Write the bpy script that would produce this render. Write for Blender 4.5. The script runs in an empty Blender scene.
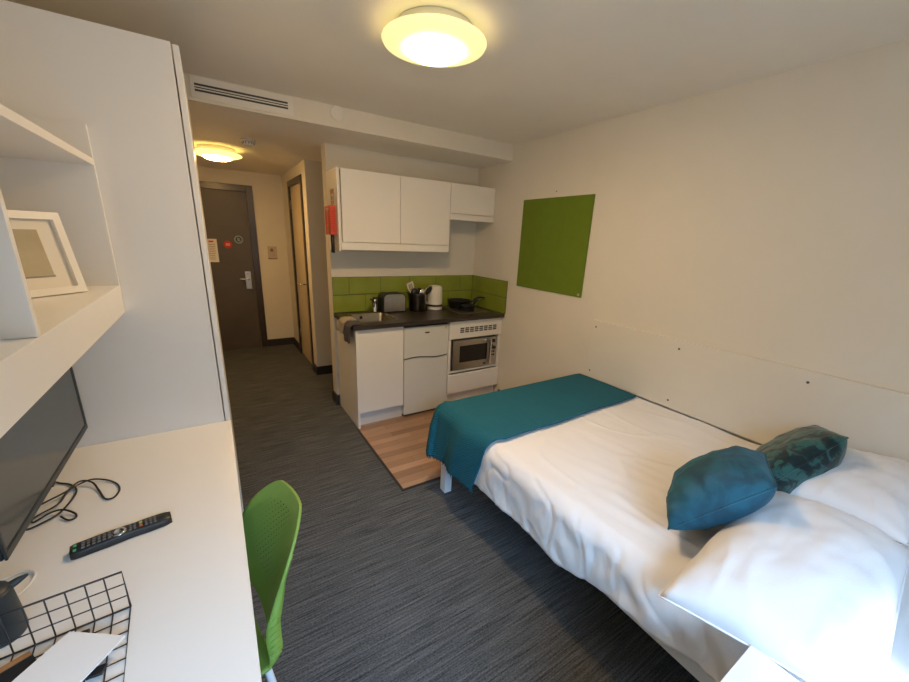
import bpy, bmesh, math, random
from mathutils import Vector, Matrix, noise
random.seed(4)
SKY = 17.0; LAMP = 88.; LAMP2 = 56.
scene = bpy.context.scene
COL = scene.collection
PI = math.pi

# ------------------------------------------------------------------ materials
def mat(name, col, rough=.5, metal=0., bump=0., bscale=60., var=0., vscale=4., spec=.5, coat=0., sheen=0., emit=None, estr=0.):
    m = bpy.data.materials.new(name); m.use_nodes = True
    nt = m.node_tree; b = nt.nodes['Principled BSDF']; L = nt.links
    b.inputs['Base Color'].default_value = (*col, 1)
    b.inputs['Roughness'].default_value = rough
    b.inputs['Metallic'].default_value = metal
    b.inputs['Specular IOR Level'].default_value = spec
    b.inputs['Coat Weight'].default_value = coat
    if sheen:
        b.inputs['Sheen Weight'].default_value = sheen; b.inputs['Sheen Roughness'].default_value = .4
    if emit:
        b.inputs['Emission Color'].default_value = (*emit, 1); b.inputs['Emission Strength'].default_value = estr
    tc = nt.nodes.new('ShaderNodeTexCoord')
    if var:
        n = nt.nodes.new('ShaderNodeTexNoise'); n.inputs['Scale'].default_value = vscale; n.inputs['Detail'].default_value = 4
        L.new(tc.outputs['Object'], n.inputs['Vector'])
        r = nt.nodes.new('ShaderNodeValToRGB')
        r.color_ramp.elements[0].position = .3; r.color_ramp.elements[1].position = .7
        r.color_ramp.elements[0].color = (*[c*(1-var) for c in col], 1); r.color_ramp.elements[1].color = (*[min(1, c*(1+var)) for c in col], 1)
        L.new(n.outputs['Fac'], r.inputs['Fac']); L.new(r.outputs['Color'], b.inputs['Base Color'])
    if bump:
        n2 = nt.nodes.new('ShaderNodeTexNoise'); n2.inputs['Scale'].default_value = bscale; n2.inputs['Detail'].default_value = 3
        L.new(tc.outputs['Object'], n2.inputs['Vector'])
        bp = nt.nodes.new('ShaderNodeBump'); bp.inputs['Strength'].default_value = bump; bp.inputs['Distance'].default_value = .01
        L.new(n2.outputs['Fac'], bp.inputs['Height']); L.new(bp.outputs['Normal'], b.inputs['Normal'])
    return m
def nodes(m): return m.node_tree.nodes, m.node_tree.links, m.node_tree.nodes['Principled BSDF']

M = {}
M['wall'] = mat('wall_paint', (.70, .665, .58), .75, bump=.04, bscale=180, var=.015)
M['ceil'] = mat('ceiling_paint', (.86, .82, .735), .8, bump=.03, bscale=150, var=.015)
M['white'] = mat('white_laminate', (.78, .77, .74), .38, var=.01, vscale=2)
M['kwhite'] = mat('kitchen_white_gloss', (.80, .775, .72), .3, var=.01, vscale=2)
M['kgrey'] = mat('plinth_grey', (.62, .62, .60), .45, var=.02)
M['fridge'] = mat('fridge_enamel', (.66, .665, .62), .3, var=.01)
M['seal'] = mat('dark_seal', (.035, .04, .045), .5, var=.1)
M['skirt'] = mat('dark_skirting', (.028, .026, .026), .45, var=.15)
M['worktop'] = mat('dark_speckled_worktop', (.035, .027, .022), .32, var=.35, vscale=220)
M['steel'] = mat('brushed_steel', (.50, .48, .44), .3, metal=1., var=.06, vscale=30)
M['chrome'] = mat('chrome', (.8, .8, .8), .12, metal=1., var=.02)
M['black'] = mat('black_plastic', (.014, .015, .017), .4, var=.2)
M['blackg'] = mat('black_gloss', (.008, .009, .011), .15, var=.1)
M['grout'] = mat('dark_grout', (.05, .06, .02), .8, var=.2)
M['tile'] = mat('green_tile', (.23, .28, .035), .25, var=.10, vscale=5)
M['board'] = mat('green_felt', (.125, .195, .010), .95, bump=.25, bscale=500, var=.05, vscale=12)
M['chair'] = mat('green_plastic', (.23, .37, .065), .42, var=.03)
M['wmetal'] = mat('white_metal', (.75, .77, .78), .35, var=.02)
M['doorgrey'] = mat('grey_brown_door', (.088, .074, .060), .42, var=.1, vscale=3)
M['doorframe'] = mat('dark_door_frame', (.045, .033, .026), .28, var=.15)
M['cream'] = mat('cream_door', (.62, .52, .36), .45, var=.03)
M['plastic'] = mat('white_plastic', (.74, .72, .67), .4, var=.02)
M['paper'] = mat('white_paper', (.78, .77, .76), .7, var=.02)
M['print'] = mat('printed_text_grey', (.30, .27, .24), .8, var=.1)
M['red'] = mat('red_plastic', (.62, .06, .025), .4, var=.06)
M['redink'] = mat('red_ink', (.55, .04, .03), .7, var=.05)
M['blueink'] = mat('blue_grey_ink', (.30, .40, .46), .6, var=.05)
M['mount'] = mat('frame_mount', (.70, .67, .60), .7, var=.02)
M['art'] = mat('plain_beige_print', (.42, .37, .25), .7, var=.12, vscale=9)
M['mattress'] = mat('mattress_cotton', (.76, .76, .76), .8, bump=.2, bscale=60, var=.02)
M['brown'] = mat('tan_leather', (.32, .15, .06), .6, var=.12, vscale=20)
M['screen'] = mat('dark_screen', (.035, .045, .048), .16, spec=.55, var=.03)
M['ddark'] = mat('dark_blue_grey_plastic', (.020, .028, .034), .42, var=.15)
M['towel_b'] = mat('beige_towel', (.42, .36, .28), .95, bump=.8, bscale=300, var=.15, vscale=60)
M['towel_g'] = mat('grey_towel', (.085, .08, .085), .95, bump=.8, bscale=300, var=.25, vscale=60)
M['steelpot'] = mat('dark_steel_pot', (.13, .12, .105), .32, metal=1., var=.1, vscale=20)
M['pan'] = mat('black_pan', (.012, .013, .016), .35, var=.2)
M['hobplate'] = mat('dull_hob_steel', (.40, .36, .30), .38, metal=1., var=.08, vscale=20)
M['yellow'] = mat('yellow_key', (.6, .55, .03), .4, var=.03)
M['greenk'] = mat('green_key', (.08, .45, .2), .4, var=.03)
M['grey'] = mat('grey_plastic', (.18, .18, .18), .45, var=.08)
M['shade'] = mat('glowing_opal_rim', (.9, .8, .5), .4, emit=(1., .88, .36), estr=.52, var=.01)
M['bulb'] = mat('glowing_opal_centre', (.9, .85, .7), .4, emit=(1., .67, .35), estr=LAMP, var=.01)
M['shade2'] = mat('glowing_hall_rim', (.9, .8, .5), .4, emit=(1., .70, .18), estr=1.3, var=.01)
M['bulb2'] = mat('glowing_hall_centre', (.9, .85, .7), .4, emit=(1., .58, .22), estr=LAMP2, var=.01)

# cotton bedding with fine weave
M['duvet'] = mat('white_cotton', (.80, .79, .79), .85, bump=.15, bscale=420, var=.012, vscale=3, sheen=.15)
M['pillow'] = mat('white_pillowcase', (.76, .76, .77), .85, bump=.12, bscale=380, var=.012, vscale=3, sheen=.15)

def carpet():
    m = mat('striped_carpet', (.05, .05, .05), .95, spec=.15); N, L, b = nodes(m)
    tc = N.new('ShaderNodeTexCoord')
    def streak(sx, sy, det):
        mp = N.new('ShaderNodeMapping'); mp.inputs['Scale'].default_value = (sx, sy, 1)
        n = N.new('ShaderNodeTexNoise'); n.inputs['Scale'].default_value = 1; n.inputs['Detail'].default_value = det; n.inputs['Roughness'].default_value = .7
        L.new(tc.outputs['Object'], mp.inputs['Vector']); L.new(mp.outputs['Vector'], n.inputs['Vector']); return n
    a = streak(3.5, 120, 3); c = streak(110, 210, 2); d = streak(1.2, 1.2, 2)
    r = N.new('ShaderNodeValToRGB'); e = r.color_ramp.elements
    e[0].position = .37; e[0].color = (.024, .027, .030, 1); e[1].position = .66; e[1].color = (.165, .172, .172, 1)
    x = e.new(.50); x.color = (.080, .085, .088, 1)
    mx = N.new('ShaderNodeMix'); mx.data_type = 'FLOAT'; mx.inputs[0].default_value = .42
    L.new(a.outputs['Fac'], mx.inputs[2]); L.new(c.outputs['Fac'], mx.inputs[3]); L.new(mx.outputs[0], r.inputs['Fac'])
    L.new(r.outputs['Color'], b.inputs['Base Color'])
    bp = N.new('ShaderNodeBump'); bp.inputs['Strength'].default_value = .7; bp.inputs['Distance'].default_value = .006
    L.new(mx.outputs[0], bp.inputs['Height']); L.new(bp.outputs['Normal'], b.inputs['Normal'])
    return m
M['carpet'] = carpet()

def planks():
    m = mat('wood_strip_vinyl', (.3, .18, .1), .42); N, L, b = nodes(m)
    tc = N.new('ShaderNodeTexCoord')
    br = N.new('ShaderNodeTexBrick'); br.offset = .37; br.inputs['Scale'].default_value = 1
    br.inputs['Brick Width'].default_value = .38; br.inputs['Row Height'].default_value = .068; br.inputs['Mortar Size'].default_value = .0008
    br.inputs['Color1'].default_value = (.27, .160, .098, 1); br.inputs['Color2'].default_value = (.46, .29, .185, 1); br.inputs['Mortar'].default_value = (.14, .07, .04, 1)
    L.new(tc.outputs['Object'], br.inputs['Vector'])
    mp = N.new('ShaderNodeMapping'); mp.inputs['Scale'].default_value = (5, 90, 1)
    n = N.new('ShaderNodeTexNoise'); n.inputs['Scale'].default_value = 1; n.inputs['Detail'].default_value = 5
    L.new(tc.outputs['Object'], mp.inputs['Vector']); L.new(mp.outputs['Vector'], n.inputs['Vector'])
    r = N.new('ShaderNodeValToRGB'); r.color_ramp.elements[0].color = (.62, .60, .58, 1); r.color_ramp.elements[1].color = (1.2, 1.2, 1.2, 1)
    L.new(n.outputs['Fac'], r.inputs['Fac'])
    mx = N.new('ShaderNodeMix'); mx.data_type = 'RGBA'; mx.blend_type = 'MULTIPLY'; mx.inputs[0].default_value = .8
    L.new(br.outputs['Color'], mx.inputs[6]); L.new(r.outputs['Color'], mx.inputs[7]); L.new(mx.outputs[2], b.inputs['Base Color'])
    return m
M['planks'] = planks()

def velvet(name, c0, c1, scale, rough, sheen, p0=.4, p1=.62):
    m = mat(name, c1, rough); N, L, b = nodes(m)
    tc = N.new('ShaderNodeTexCoord'); n = N.new('ShaderNodeTexNoise'); n.inputs['Scale'].default_value = scale; n.inputs['Detail'].default_value = 4; n.inputs['Distortion'].default_value = .8
    L.new(tc.outputs['Object'], n.inputs['Vector'])
    r = N.new('ShaderNodeValToRGB'); e = r.color_ramp.elements; e[0].position = p0; e[1].position = p1; e[0].color = (*c0, 1); e[1].color = (*c1, 1)
    L.new(n.outputs['Fac'], r.inputs['Fac']); L.new(r.outputs['Color'], b.inputs['Base Color'])
    b.inputs['Sheen Weight'].default_value = sheen; b.inputs['Sheen Roughness'].default_value = .35; b.inputs['Sheen Tint'].default_value = (*[min(1, x*3+.1) for x in c1], 1)
    bp = N.new('ShaderNodeBump'); bp.inputs['Strength'].default_value = .5; bp.inputs['Distance'].default_value = .008
    L.new(n.outputs['Fac'], bp.inputs['Height']); L.new(bp.outputs['Normal'], b.inputs['Normal'])
    return m
M['teal_v'] = velvet('blue_teal_velvet', (.003, .050, .085), (.006, .098, .150), 11, .7, .25)
M['green_v'] = velvet('crushed_green_velvet', (.002, .018, .024), (.022, .105, .10), 24, .30, .10, .46, .56)

def knit():
    m = mat('teal_knit', (.0, .14, .2), .9); N, L, b = nodes(m)
    tc = N.new('ShaderNodeTexCoord')
    w = N.new('ShaderNodeTexWave'); w.wave_type = 'BANDS'; w.bands_direction = 'DIAGONAL'; w.inputs['Scale'].default_value = 42; w.inputs['Distortion'].default_value = 2.5; w.inputs['Detail'].default_value = 2
    L.new(tc.outputs['Object'], w.inputs['Vector'])
    r = N.new('ShaderNodeValToRGB'); e = r.color_ramp.elements; e[0].color = (.001, .082, .135, 1); e[1].color = (.002, .138, .205, 1)
    L.new(w.outputs['Fac'], r.inputs['Fac']); L.new(r.outputs['Color'], b.inputs['Base Color'])
    n = N.new('ShaderNodeTexNoise'); n.inputs['Scale'].default_value = 260; L.new(tc.outputs['Object'], n.inputs['Vector'])
    ad = N.new('ShaderNodeMath'); ad.operation = 'ADD'; L.new(w.outputs['Fac'], ad.inputs[0]); L.new(n.outputs['Fac'], ad.inputs[1])
    bp = N.new('ShaderNodeBump'); bp.inputs['Strength'].default_value = .5; bp.inputs['Distance'].default_value = .006
    L.new(ad.outputs[0], bp.inputs['Height']); L.new(bp.outputs['Normal'], b.inputs['Normal'])
    return m
M['knit'] = knit()

def perforated():
    # chair back: rows of small round holes through the upper half
    m = mat('green_perforated_plastic', (.23, .37, .065), .42); N, L, b = nodes(m)
    uv = N.new('ShaderNodeUVMap'); uv.uv_map = 'UVMap'
    sep = N.new('ShaderNodeSeparateXYZ'); L.new(uv.outputs['UV'], sep.inputs[0])
    def math_(op, a, c=None):
        x = N.new('ShaderNodeMath'); x.operation = op
        for i, q in enumerate((a, c)):
            if q is None: continue
            if isinstance(q, (int, float)): x.inputs[i].default_value = q
            else: L.new(q, x.inputs[i])
        return x.outputs[0]
    row = math_('FLOOR', math_('MULTIPLY', sep.outputs[1], 1/.011))
    sh = math_('MULTIPLY', math_('MODULO', row, 2.), .5)
    fx = math_('SUBTRACT', math_('FRACT', math_('ADD', math_('MULTIPLY', sep.outputs[0], 1/.020), sh)), .5)
    fy = math_('SUBTRACT', math_('FRACT', math_('MULTIPLY', sep.outputs[1], 1/.011)), .5)
    d = math_('ADD', math_('MULTIPLY', math_('MULTIPLY', fx, fx), 3.3), math_('MULTIPLY', fy, fy))
    hole = math_('LESS_THAN', d, .11)
    # only in an oval field
    ox = math_('MULTIPLY', sep.outputs[0], 1/.155); oy = math_('MULTIPLY', math_('SUBTRACT', sep.outputs[1], .205), 1/.105)
    inside = math_('LESS_THAN', math_('ADD', math_('MULTIPLY', ox, ox), math_('MULTIPLY', oy, oy)), 1.)
    k = math_('MULTIPLY', hole, inside)
    L.new(math_('SUBTRACT', 1., k), b.inputs['Alpha'])
    return m
M['perf'] = perforated()

def glass():
    m = bpy.data.materials.new('window_glass'); m.use_nodes = True; nt = m.node_tree; nt.nodes.clear()
    o = nt.nodes.new('ShaderNodeOutputMaterial'); t = nt.nodes.new('ShaderNodeBsdfTransparent'); g = nt.nodes.new('ShaderNodeBsdfGlossy'); g.inputs['Roughness'].default_value = .02
    x = nt.nodes.new('ShaderNodeMixShader'); x.inputs[0].default_value = .06
    nt.links.new(t.outputs[0], x.inputs[1]); nt.links.new(g.outputs[0], x.inputs[2]); nt.links.new(x.outputs[0], o.inputs[0])
    return m
M['glass'] = glass()

# ------------------------------------------------------------------ geometry helpers
def bx(bm, x0, x1, y0, y1, z0, z1, bev=0., seg=2):
    t = bmesh.new()
    vs = [t.verts.new((x, y, z)) for z in (z0, z1) for y in (y0, y1) for x in (x0, x1)]
    for f in ((0, 2, 3, 1), (4, 5, 7, 6), (0, 1, 5, 4), (2, 6, 7, 3), (0, 4, 6, 2), (1, 3, 7, 5)): t.faces.new([vs[i] for i in f])
    if bev:
        bmesh.ops.bevel(t, geom=t.edges[:], offset=bev, segments=seg, profile=.5, affect='EDGES')
    merge(bm, t); return bm
def merge(bm, t, mtx=None):
    if mtx is not None: bmesh.ops.transform(t, matrix=mtx, verts=t.verts)
    mp = {v: bm.verts.new(v.co) for v in t.verts}
    for f in t.faces:
        try:
            nf = bm.faces.new([mp[v] for v in f.verts]); nf.smooth = f.smooth
        except ValueError: pass
    t.free()
def box(*a, **k): return bx(bmesh.new(), *a, **k)
def smooth_path(pts, n=6, closed=False):
    P = [Vector(p) for p in pts]; out = []
    cnt = len(P)
    for i in range(cnt if closed else cnt-1):
        if closed: p0, p1, p2, p3 = P[(i-1) % cnt], P[i], P[(i+1) % cnt], P[(i+2) % cnt]
        else: p0, p1, p2, p3 = P[max(0, i-1)], P[i], P[i+1], P[min(cnt-1, i+2)]
        for k in range(n):
            t = k/n
            out.append(.5*((2*p1)+(-p0+p2)*t+(2*p0-5*p1+4*p2-p3)*t*t+(-p0+3*p1-3*p2+p3)*t**3))
    if not closed: out.append(P[-1])
    return out
def tube(bm, pts, r, seg=8, closed=False, caps=True):
    P = [Vector(p) for p in pts]; n = len(P); rings = []
    prev = None
    for i, p in enumerate(P):
        if closed: t = (P[(i+1) % n]-P[(i-1) % n])
        else: t = P[min(n-1, i+1)]-P[max(0, i-1)]
        t.normalize()
        if prev is None:
            a = Vector((0, 0, 1)) if abs(t.z) < .9 else Vector((1, 0, 0))
            u = t.cross(a).normalized()
        else:
            u = (prev-t*prev.dot(t)).normalized()
        prev = u; v = t.cross(u)
        rr = r[i] if isinstance(r, (list, tuple)) else r
        rings.append([bm.verts.new(p+rr*(math.cos(2*PI*k/seg)*u+math.sin(2*PI*k/seg)*v)) for k in range(seg)])
    for i in range(n if closed else n-1):
        A, B = rings[i], rings[(i+1) % n]
        for k in range(seg):
            f = bm.faces.new((A[k], A[(k+1) % seg], B[(k+1) % seg], B[k])); f.smooth = True
    if caps and not closed:
        bm.faces.new(rings[0][::-1]); bm.faces.new(rings[-1])
    return bm
def lathe(bm, prof, cx, cy, seg=40, z0=0.):
    rings = []
    for r, z in prof:
        if r < 1e-6: rings.append([bm.verts.new((cx, cy, z0+z))])
        else: rings.append([bm.verts.new((cx+r*math.cos(2*PI*k/seg), cy+r*math.sin(2*PI*k/seg), z0+z)) for k in range(seg)])
    for A, B in zip(rings, rings[1:]):
        for k in range(seg):
            q = []
            for v in ((A[k % len(A)]), A[(k+1) % len(A)], B[(k+1) % len(B)], B[k % len(B)]):
                if v not in q: q.append(v)
            if len(q) > 2:
                f = bm.faces.new(q); f.smooth = True
    return bm
def grid(bm, fn, nu, nv, closed_u=False):
    V = [[bm.verts.new(fn(i/nu, j/nv)) for j in range(nv+1)] for i in range(nu+1)]
    for i in range(nu):
        for j in range(nv):
            f = bm.faces.new((V[i][j], V[i+1][j], V[i+1][j+1], V[i][j+1])); f.smooth = True
    return V
def prism(bm, pts, z0, z1):
    a = [bm.verts.new((x, y, z0)) for x, y in pts]; b = [bm.verts.new((x, y, z1)) for x, y in pts]; n = len(pts)
    bm.faces.new(a[::-1]); bm.faces.new(b)
    for i in range(n): bm.faces.new((a[i], a[(i+1) % n], b[(i+1) % n], b[i]))
    return bm
def obj(name, bm, m, parent=None, recalc=True, origin=None):
    """links bm as ONE mesh object; vertices are given in world coordinates (or local to origin None->base centre)"""
    if recalc: bmesh.ops.recalc_face_normals(bm, faces=bm.faces)
    if parent is not None and parent.type == 'EMPTY' or parent is not None:
        base = Vector((0, 0, 0)); w = parent
        while w is not None: base += w.location; w = w.parent
        org = base.copy(); loc = Vector((0, 0, 0))
    else:
        xs = [v.co for v in bm.verts]
        if origin is None:
            org = Vector(((min(v.x for v in xs)+max(v.x for v in xs))/2, (min(v.y for v in xs)+max(v.y for v in xs))/2, min(v.z for v in xs)))
        else: org = Vector(origin)
        loc = org.copy()
    bmesh.ops.translate(bm, vec=-org, verts=bm.verts)
    me = bpy.data.meshes.new(name); bm.to_mesh(me); bm.free()
    for mm in (m if isinstance(m, (list, tuple)) else [m]): me.materials.append(mm)
    o = bpy.data.objects.new(name, me); COL.objects.link(o); o.location = loc
    if parent is not None: o.parent = parent
    return o
def tag(o, label, cat, group=None):
    o['label'] = label; o['category'] = cat
    if group: o['group'] = group
    return o
def thing(name, label, cat, loc, group=None):
    o = bpy.data.objects.new(name, None); COL.objects.link(o); o.location = loc; o.empty_display_size = .05
    return tag(o, label, cat, group)
def struct(name, bm, m, parent=None, origin=(0, 0, 0)):
    o = obj(name, bm, m, parent, origin=origin)
    if parent is None: o['kind'] = 'structure'
    return o
def lab(o, s): o['label'] = s; return o
FONT = None
def text_mesh(s, size, depth=.0006):
    c = bpy.data.curves.new('t', 'FONT'); c.body = s; c.size = size; c.extrude = depth; c.align_x = 'CENTER'; c.align_y = 'CENTER'
    o = bpy.data.objects.new('t', c); COL.objects.link(o)
    bpy.context.view_layer.update()
    me = bpy.data.meshes.new_from_object(o.evaluated_get(bpy.context.evaluated_depsgraph_get()))
    bm = bmesh.new(); bm.from_mesh(me); bpy.data.objects.remove(o); bpy.data.meshes.remove(me); bpy.data.curves.remove(c)
    return bm
def text_on(bm, s, size, origin, xdir, ydir):
    """letters laid on a surface: xdir reading direction, ydir up"""
    t = text_mesh(s, size); X = Vector(xdir).normalized(); Y = Vector(ydir).normalized(); Z = X.cross(Y)
    mtx = Matrix(((X.x, Y.x, Z.x, origin[0]), (X.y, Y.y, Z.y, origin[1]), (X.z, Y.z, Z.z, origin[2]), (0, 0, 0, 1)))
    merge(bm, t, mtx); return bm
def disc(bm, c, n, r, th, seg=24):
    n = Vector(n).normalized(); c = Vector(c)
    tube(bm, [c, c+n*th], r, seg); return bm
def nz(x, y, z=0.): return noise.noise(Vector((x, y, z)))

# ------------------------------------------------------------------ room dimensions (metres; right wall x=0, kitchen wall y=0)
XL = -3.0; YW = -4.2; YF = 2.362; H = 2.41; HL = 2.28; YB = -.505
XB = -1.494   # hall side of the bathroom wall
T = .1
struct('floor', box(XL-T, T, YW-T, YF+T, -.1, 0), M['carpet'])
fv = struct('floor_kitchen', box(-1.493, -.0, -1.481, -.0, .0004, .004), M['planks']); fv['label'] = 'strip of wood effect vinyl in front of the kitchen units'
e_ = bmesh.new(); bx(e_, -1.508, -1.493, -1.496, -.57, .0004, .007); bx(e_, -1.493, -.002, -1.496, -1.481, .0004, .007)
struct('trim_1', e_, M['skirt'])
struct('wall_right', box(0, T, YW-T, YF+T, 0, H), M['wall'])
struct('wall_left', box(XL-T, XL, YW-T, YF+T, 0, H), M['wall'])
struct('wall_kitchen', box(-1.512, 0, 0, .13, 0, HL), M['wall'])
struct('ceiling', box(XL-T, T, YW-T, YB+.0, H, H+.1), M['ceil'])
struct('ceiling_hall', box(XL, 0, YB+.002, YF, HL, H+.1), M['ceil'])
struct('wall_bulkhead', box(XL, 0, YB-.012, YB+.002, HL, H), M['wall'])
# hall end wall with the entrance door opening
ex0, ex1, ezt = -2.78, -1.93, 2.04
w = bmesh.new()
bx(w, XL-T, ex0, YF, YF+T, 0, HL); bx(w, ex1, XB+.1, YF, YF+T, 0, HL); bx(w, ex0, ex1, YF, YF+T, ezt, HL)
struct('wall_end', w, M['wall'])
# bathroom wall beside the hall with its door opening
by0, by1, bzt = 1.13, 1.83, 2.10
w = bmesh.new()
bx(w, XB, XB+.1, .9, by0, 0, HL); bx(w, XB, XB+.1, by1, YF, 0, HL); bx(w, XB, XB+.1, by0, by1, bzt, HL)
struct('wall_bathroom', w, M['wall'])
struct('wall_recess', box(XB+.1, 0, .9, 1.0, 0, HL), M['wall'])
# window wall behind the viewpoint
wx0, wx1, wz0, wz1 = -2.92, -1.3, .45, 2.1
w = bmesh.new()
bx(w, XL, wx0, YW-T, YW, 0, H); bx(w, wx1, 0, YW-T, YW, 0, H); bx(w, wx0, wx1, YW-T, YW, 0, wz0); bx(w, wx0, wx1, YW-T, YW, wz1, H)
struct('wall_window', w, M['wall'])
w = bmesh.new(); fr = .05
bx(w, wx0, wx1, YW-.08, YW-.03, wz0, wz0+fr); bx(w, wx0, wx1, YW-.08, YW-.03, wz1-fr, wz1)
for x in (wx0, (wx0+wx1)/2-fr/2, wx1-fr): bx(w, x, x+fr, YW-.08, YW-.03, wz0+fr, wz1-fr)
win = struct('window_1', w, M['wmetal'])
obj('window_pane', box(wx0+fr, wx1-fr, YW-.058, YW-.052, wz0+fr, wz1-fr), M['glass'], win)
# skirting
w = bmesh.new(); bx(w, ex1+.08, XB, YF-.014, YF, 0, .1); struct('baseboard_end', w, M['skirt'])
w = bmesh.new(); bx(w, XB-.014, XB, by1+.062, YF-.014, 0, .1); bx(w, XB-.014, XB, .9, by0-.062, 0, .1); bx(w, XB-.014, -.6, .886, .9, 0, .1); struct('baseboard_bathroom', w, M['skirt'])
w = bmesh.new(); bx(w, -1.526, -1.512, -.014, .144, 0, .1); bx(w, -1.512, -1.494, -.014, 0, 0, .1); bx(w, -1.512, -.6, .13, .144, 0, .1); struct('baseboard_kitchen', w, M['skirt'])
w = bmesh.new(); bx(w, -.016, 0, -4.18, -.585, 0, .1); struct('baseboard_right', w, M['skirt'])
w = bmesh.new(); bx(w, XL, XL+.014, -.5, YF, 0, .1); struct('baseboard_left', w, M['skirt'])

# ------------------------------------------------------------------ doors
w = bmesh.new()
d1 = struct('door_1', box(ex0+.0005, ex1-.0005, YF+.004, YF+.048, .003, ezt-.0005), M['doorgrey'])
d1['label'] = 'grey brown entrance door at the end of the hall'
w = bmesh.new()
bx(w, ex1, ex1+.08, YF-.02, YF+.0, 0, ezt+.078, .004); bx(w, ex0-.08, ex0, YF-.02, YF, 0, ezt+.078, .004); bx(w, ex0, ex1, YF-.02, YF, ezt, ezt+.078, .004)
obj('door_frame', w, M['doorframe'], d1)
w = bmesh.new(); bx(w, -2.037, -1.968, YF-.006, YF+.004, .822, 1.052, .003)
obj('lock_plate', w, M['steel'], d1)
w = bmesh.new(); tube(w, smooth_path([(-2.0, YF-.006, .955), (-2.0, YF-.045, .955), (-2.015, YF-.055, .955), (-2.105, YF-.055, .958)], 5), .011, 10)
obj('door_handle', w, M['chrome'], d1)
w = bmesh.new(); tube(w, [(-2.003, YF-.006, 1.02), (-2.003, YF-.010, 1.02)], .006, 12); obj('keyhole', w, M['black'], d1)

d2 = struct('door_2', box(XB+.012, XB+.05, by0+.004, by1-.004, .008, bzt-.004), M['cream'])
d2['label'] = 'cream bathroom door on the right of the hall'
w = bmesh.new()
bx(w, XB-.016, XB+.012, by0-.06, by0, 0, bzt+.062, .003); bx(w, XB-.016, XB+.012, by1, by1+.06, 0, bzt+.062, .003); bx(w, XB-.016, XB+.012, by0, by1, bzt, bzt+.062, .003)
obj('door_frame', w, M['doorframe'], d2)
w = bmesh.new(); disc(w, (XB+.012, by0+.07, 1.01), (-1, 0, 0), .025, .008)
tube(w, smooth_path([(XB+.006, by0+.07, 1.01), (XB-.060, by0+.07, 1.01), (XB-.068, by0+.085, 1.01), (XB-.068, by0+.21, 1.01)], 5), .012, 10)
obj('door_handle', w, M['chrome'], d2)
w = bmesh.new()
for z in (.25, 1.85): tube(w, [(XB+.006, by1-.004, z), (XB+.006, by1-.004, z+.1)], .008, 8)
obj('hinge', w, M['steel'], d2)

# things on the entrance door and beside it
t = thing('door_notice', 'white printed notice with red heading on the entrance door', 'notice', (-2.362, YF, 1.17))
obj('sheet', box(-2.415, -2.309, YF+.001, YF+.0035, 1.172, 1.455), M['paper'], t)
w = bmesh.new(); bx(w, -2.395, -2.345, YF+.0, YF+.001, 1.415, 1.435); lab(obj('heading', w, M['redink'], t), 'red heading')
w = bmesh.new()
for i in range(9):
    z = 1.388-i*.022; bx(w, -2.40, -2.33-.015*random.random(), YF+.0002, YF+.001, z-.004, z+.002)
obj('text_lines', w, M['print'], t)
w = bmesh.new(); disc(w, (-2.192, YF+.004, 1.392), (0, -1, 0), .047, .003, 28)
t = thing('round_sticker', 'round red fire action sticker on the entrance door', 'sticker', (-2.192, YF, 1.345))
obj('disc', w, M['redink'], t)
w = bmesh.new(); bx(w, -2.216, -2.168, YF-.0005, YF+.001, 1.377, 1.407, .0)
obj('symbol', w, mat('pale_red_ink', (.75, .35, .30), .7, var=.05), t)
t = thing('round_sign', 'round blue grey ringed sign to the right of the red sticker', 'sign', (-2.065, YF, 1.412))
w = bmesh.new(); R_ = 20
grid(w, lambda u, v: (-2.065+(.036+.014*v)*math.cos(2*PI*u), YF+.002, 1.457+(.036+.014*v)*math.sin(2*PI*u)), 28, 1)
r = bmesh.ops.extrude_face_region(w, geom=w.faces[:]); bmesh.ops.translate(w, vec=(0, .002, 0), verts=[g for g in r['geom'] if isinstance(g, bmesh.types.BMVert)])
obj('ring', w, M['blueink'], t)
w = bmesh.new(); disc(w, (-2.065, YF+.004, 1.457), (0, -1, 0), .036, .0015, 24); obj('disc', w, M['seal'], t)
w = bmesh.new(); bx(w, -2.078, -2.063, YF+.0005, YF+.0025, 1.437, 1.48); bx(w, -2.063, -2.045, YF+.0005, YF+.0025, 1.437, 1.450); bx(w, -2.058, -2.048, YF+.0005, YF+.0025, 1.458, 1.472)
obj('symbol', w, M['blueink'], t)
M['beige'] = mat('beige_plastic', (.52, .43, .32), .45, var=.03)
t = thing('thermostat', 'square cream wall control beside the entrance door', 'thermostat', (-1.683, YF, 1.22))
obj('plate', box(-1.738, -1.628, YF-.014, YF-.0002, 1.225, 1.385, .004), M['beige'], t)
w = bmesh.new(); disc(w, (-1.69, YF-.014, 1.335), (0, -1, 0), .022, .008); obj('dial', w, M['grey'], t)
w = bmesh.new(); bx(w, -1.672, -1.664, YF-.017, YF-.014, 1.262, 1.27); obj('indicator', w, M['red'], t)
obj('base_edge', box(-1.742, -1.624, YF-.006, YF-.0005, 1.215, 1.226, .001), M['grey'], t)

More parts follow.
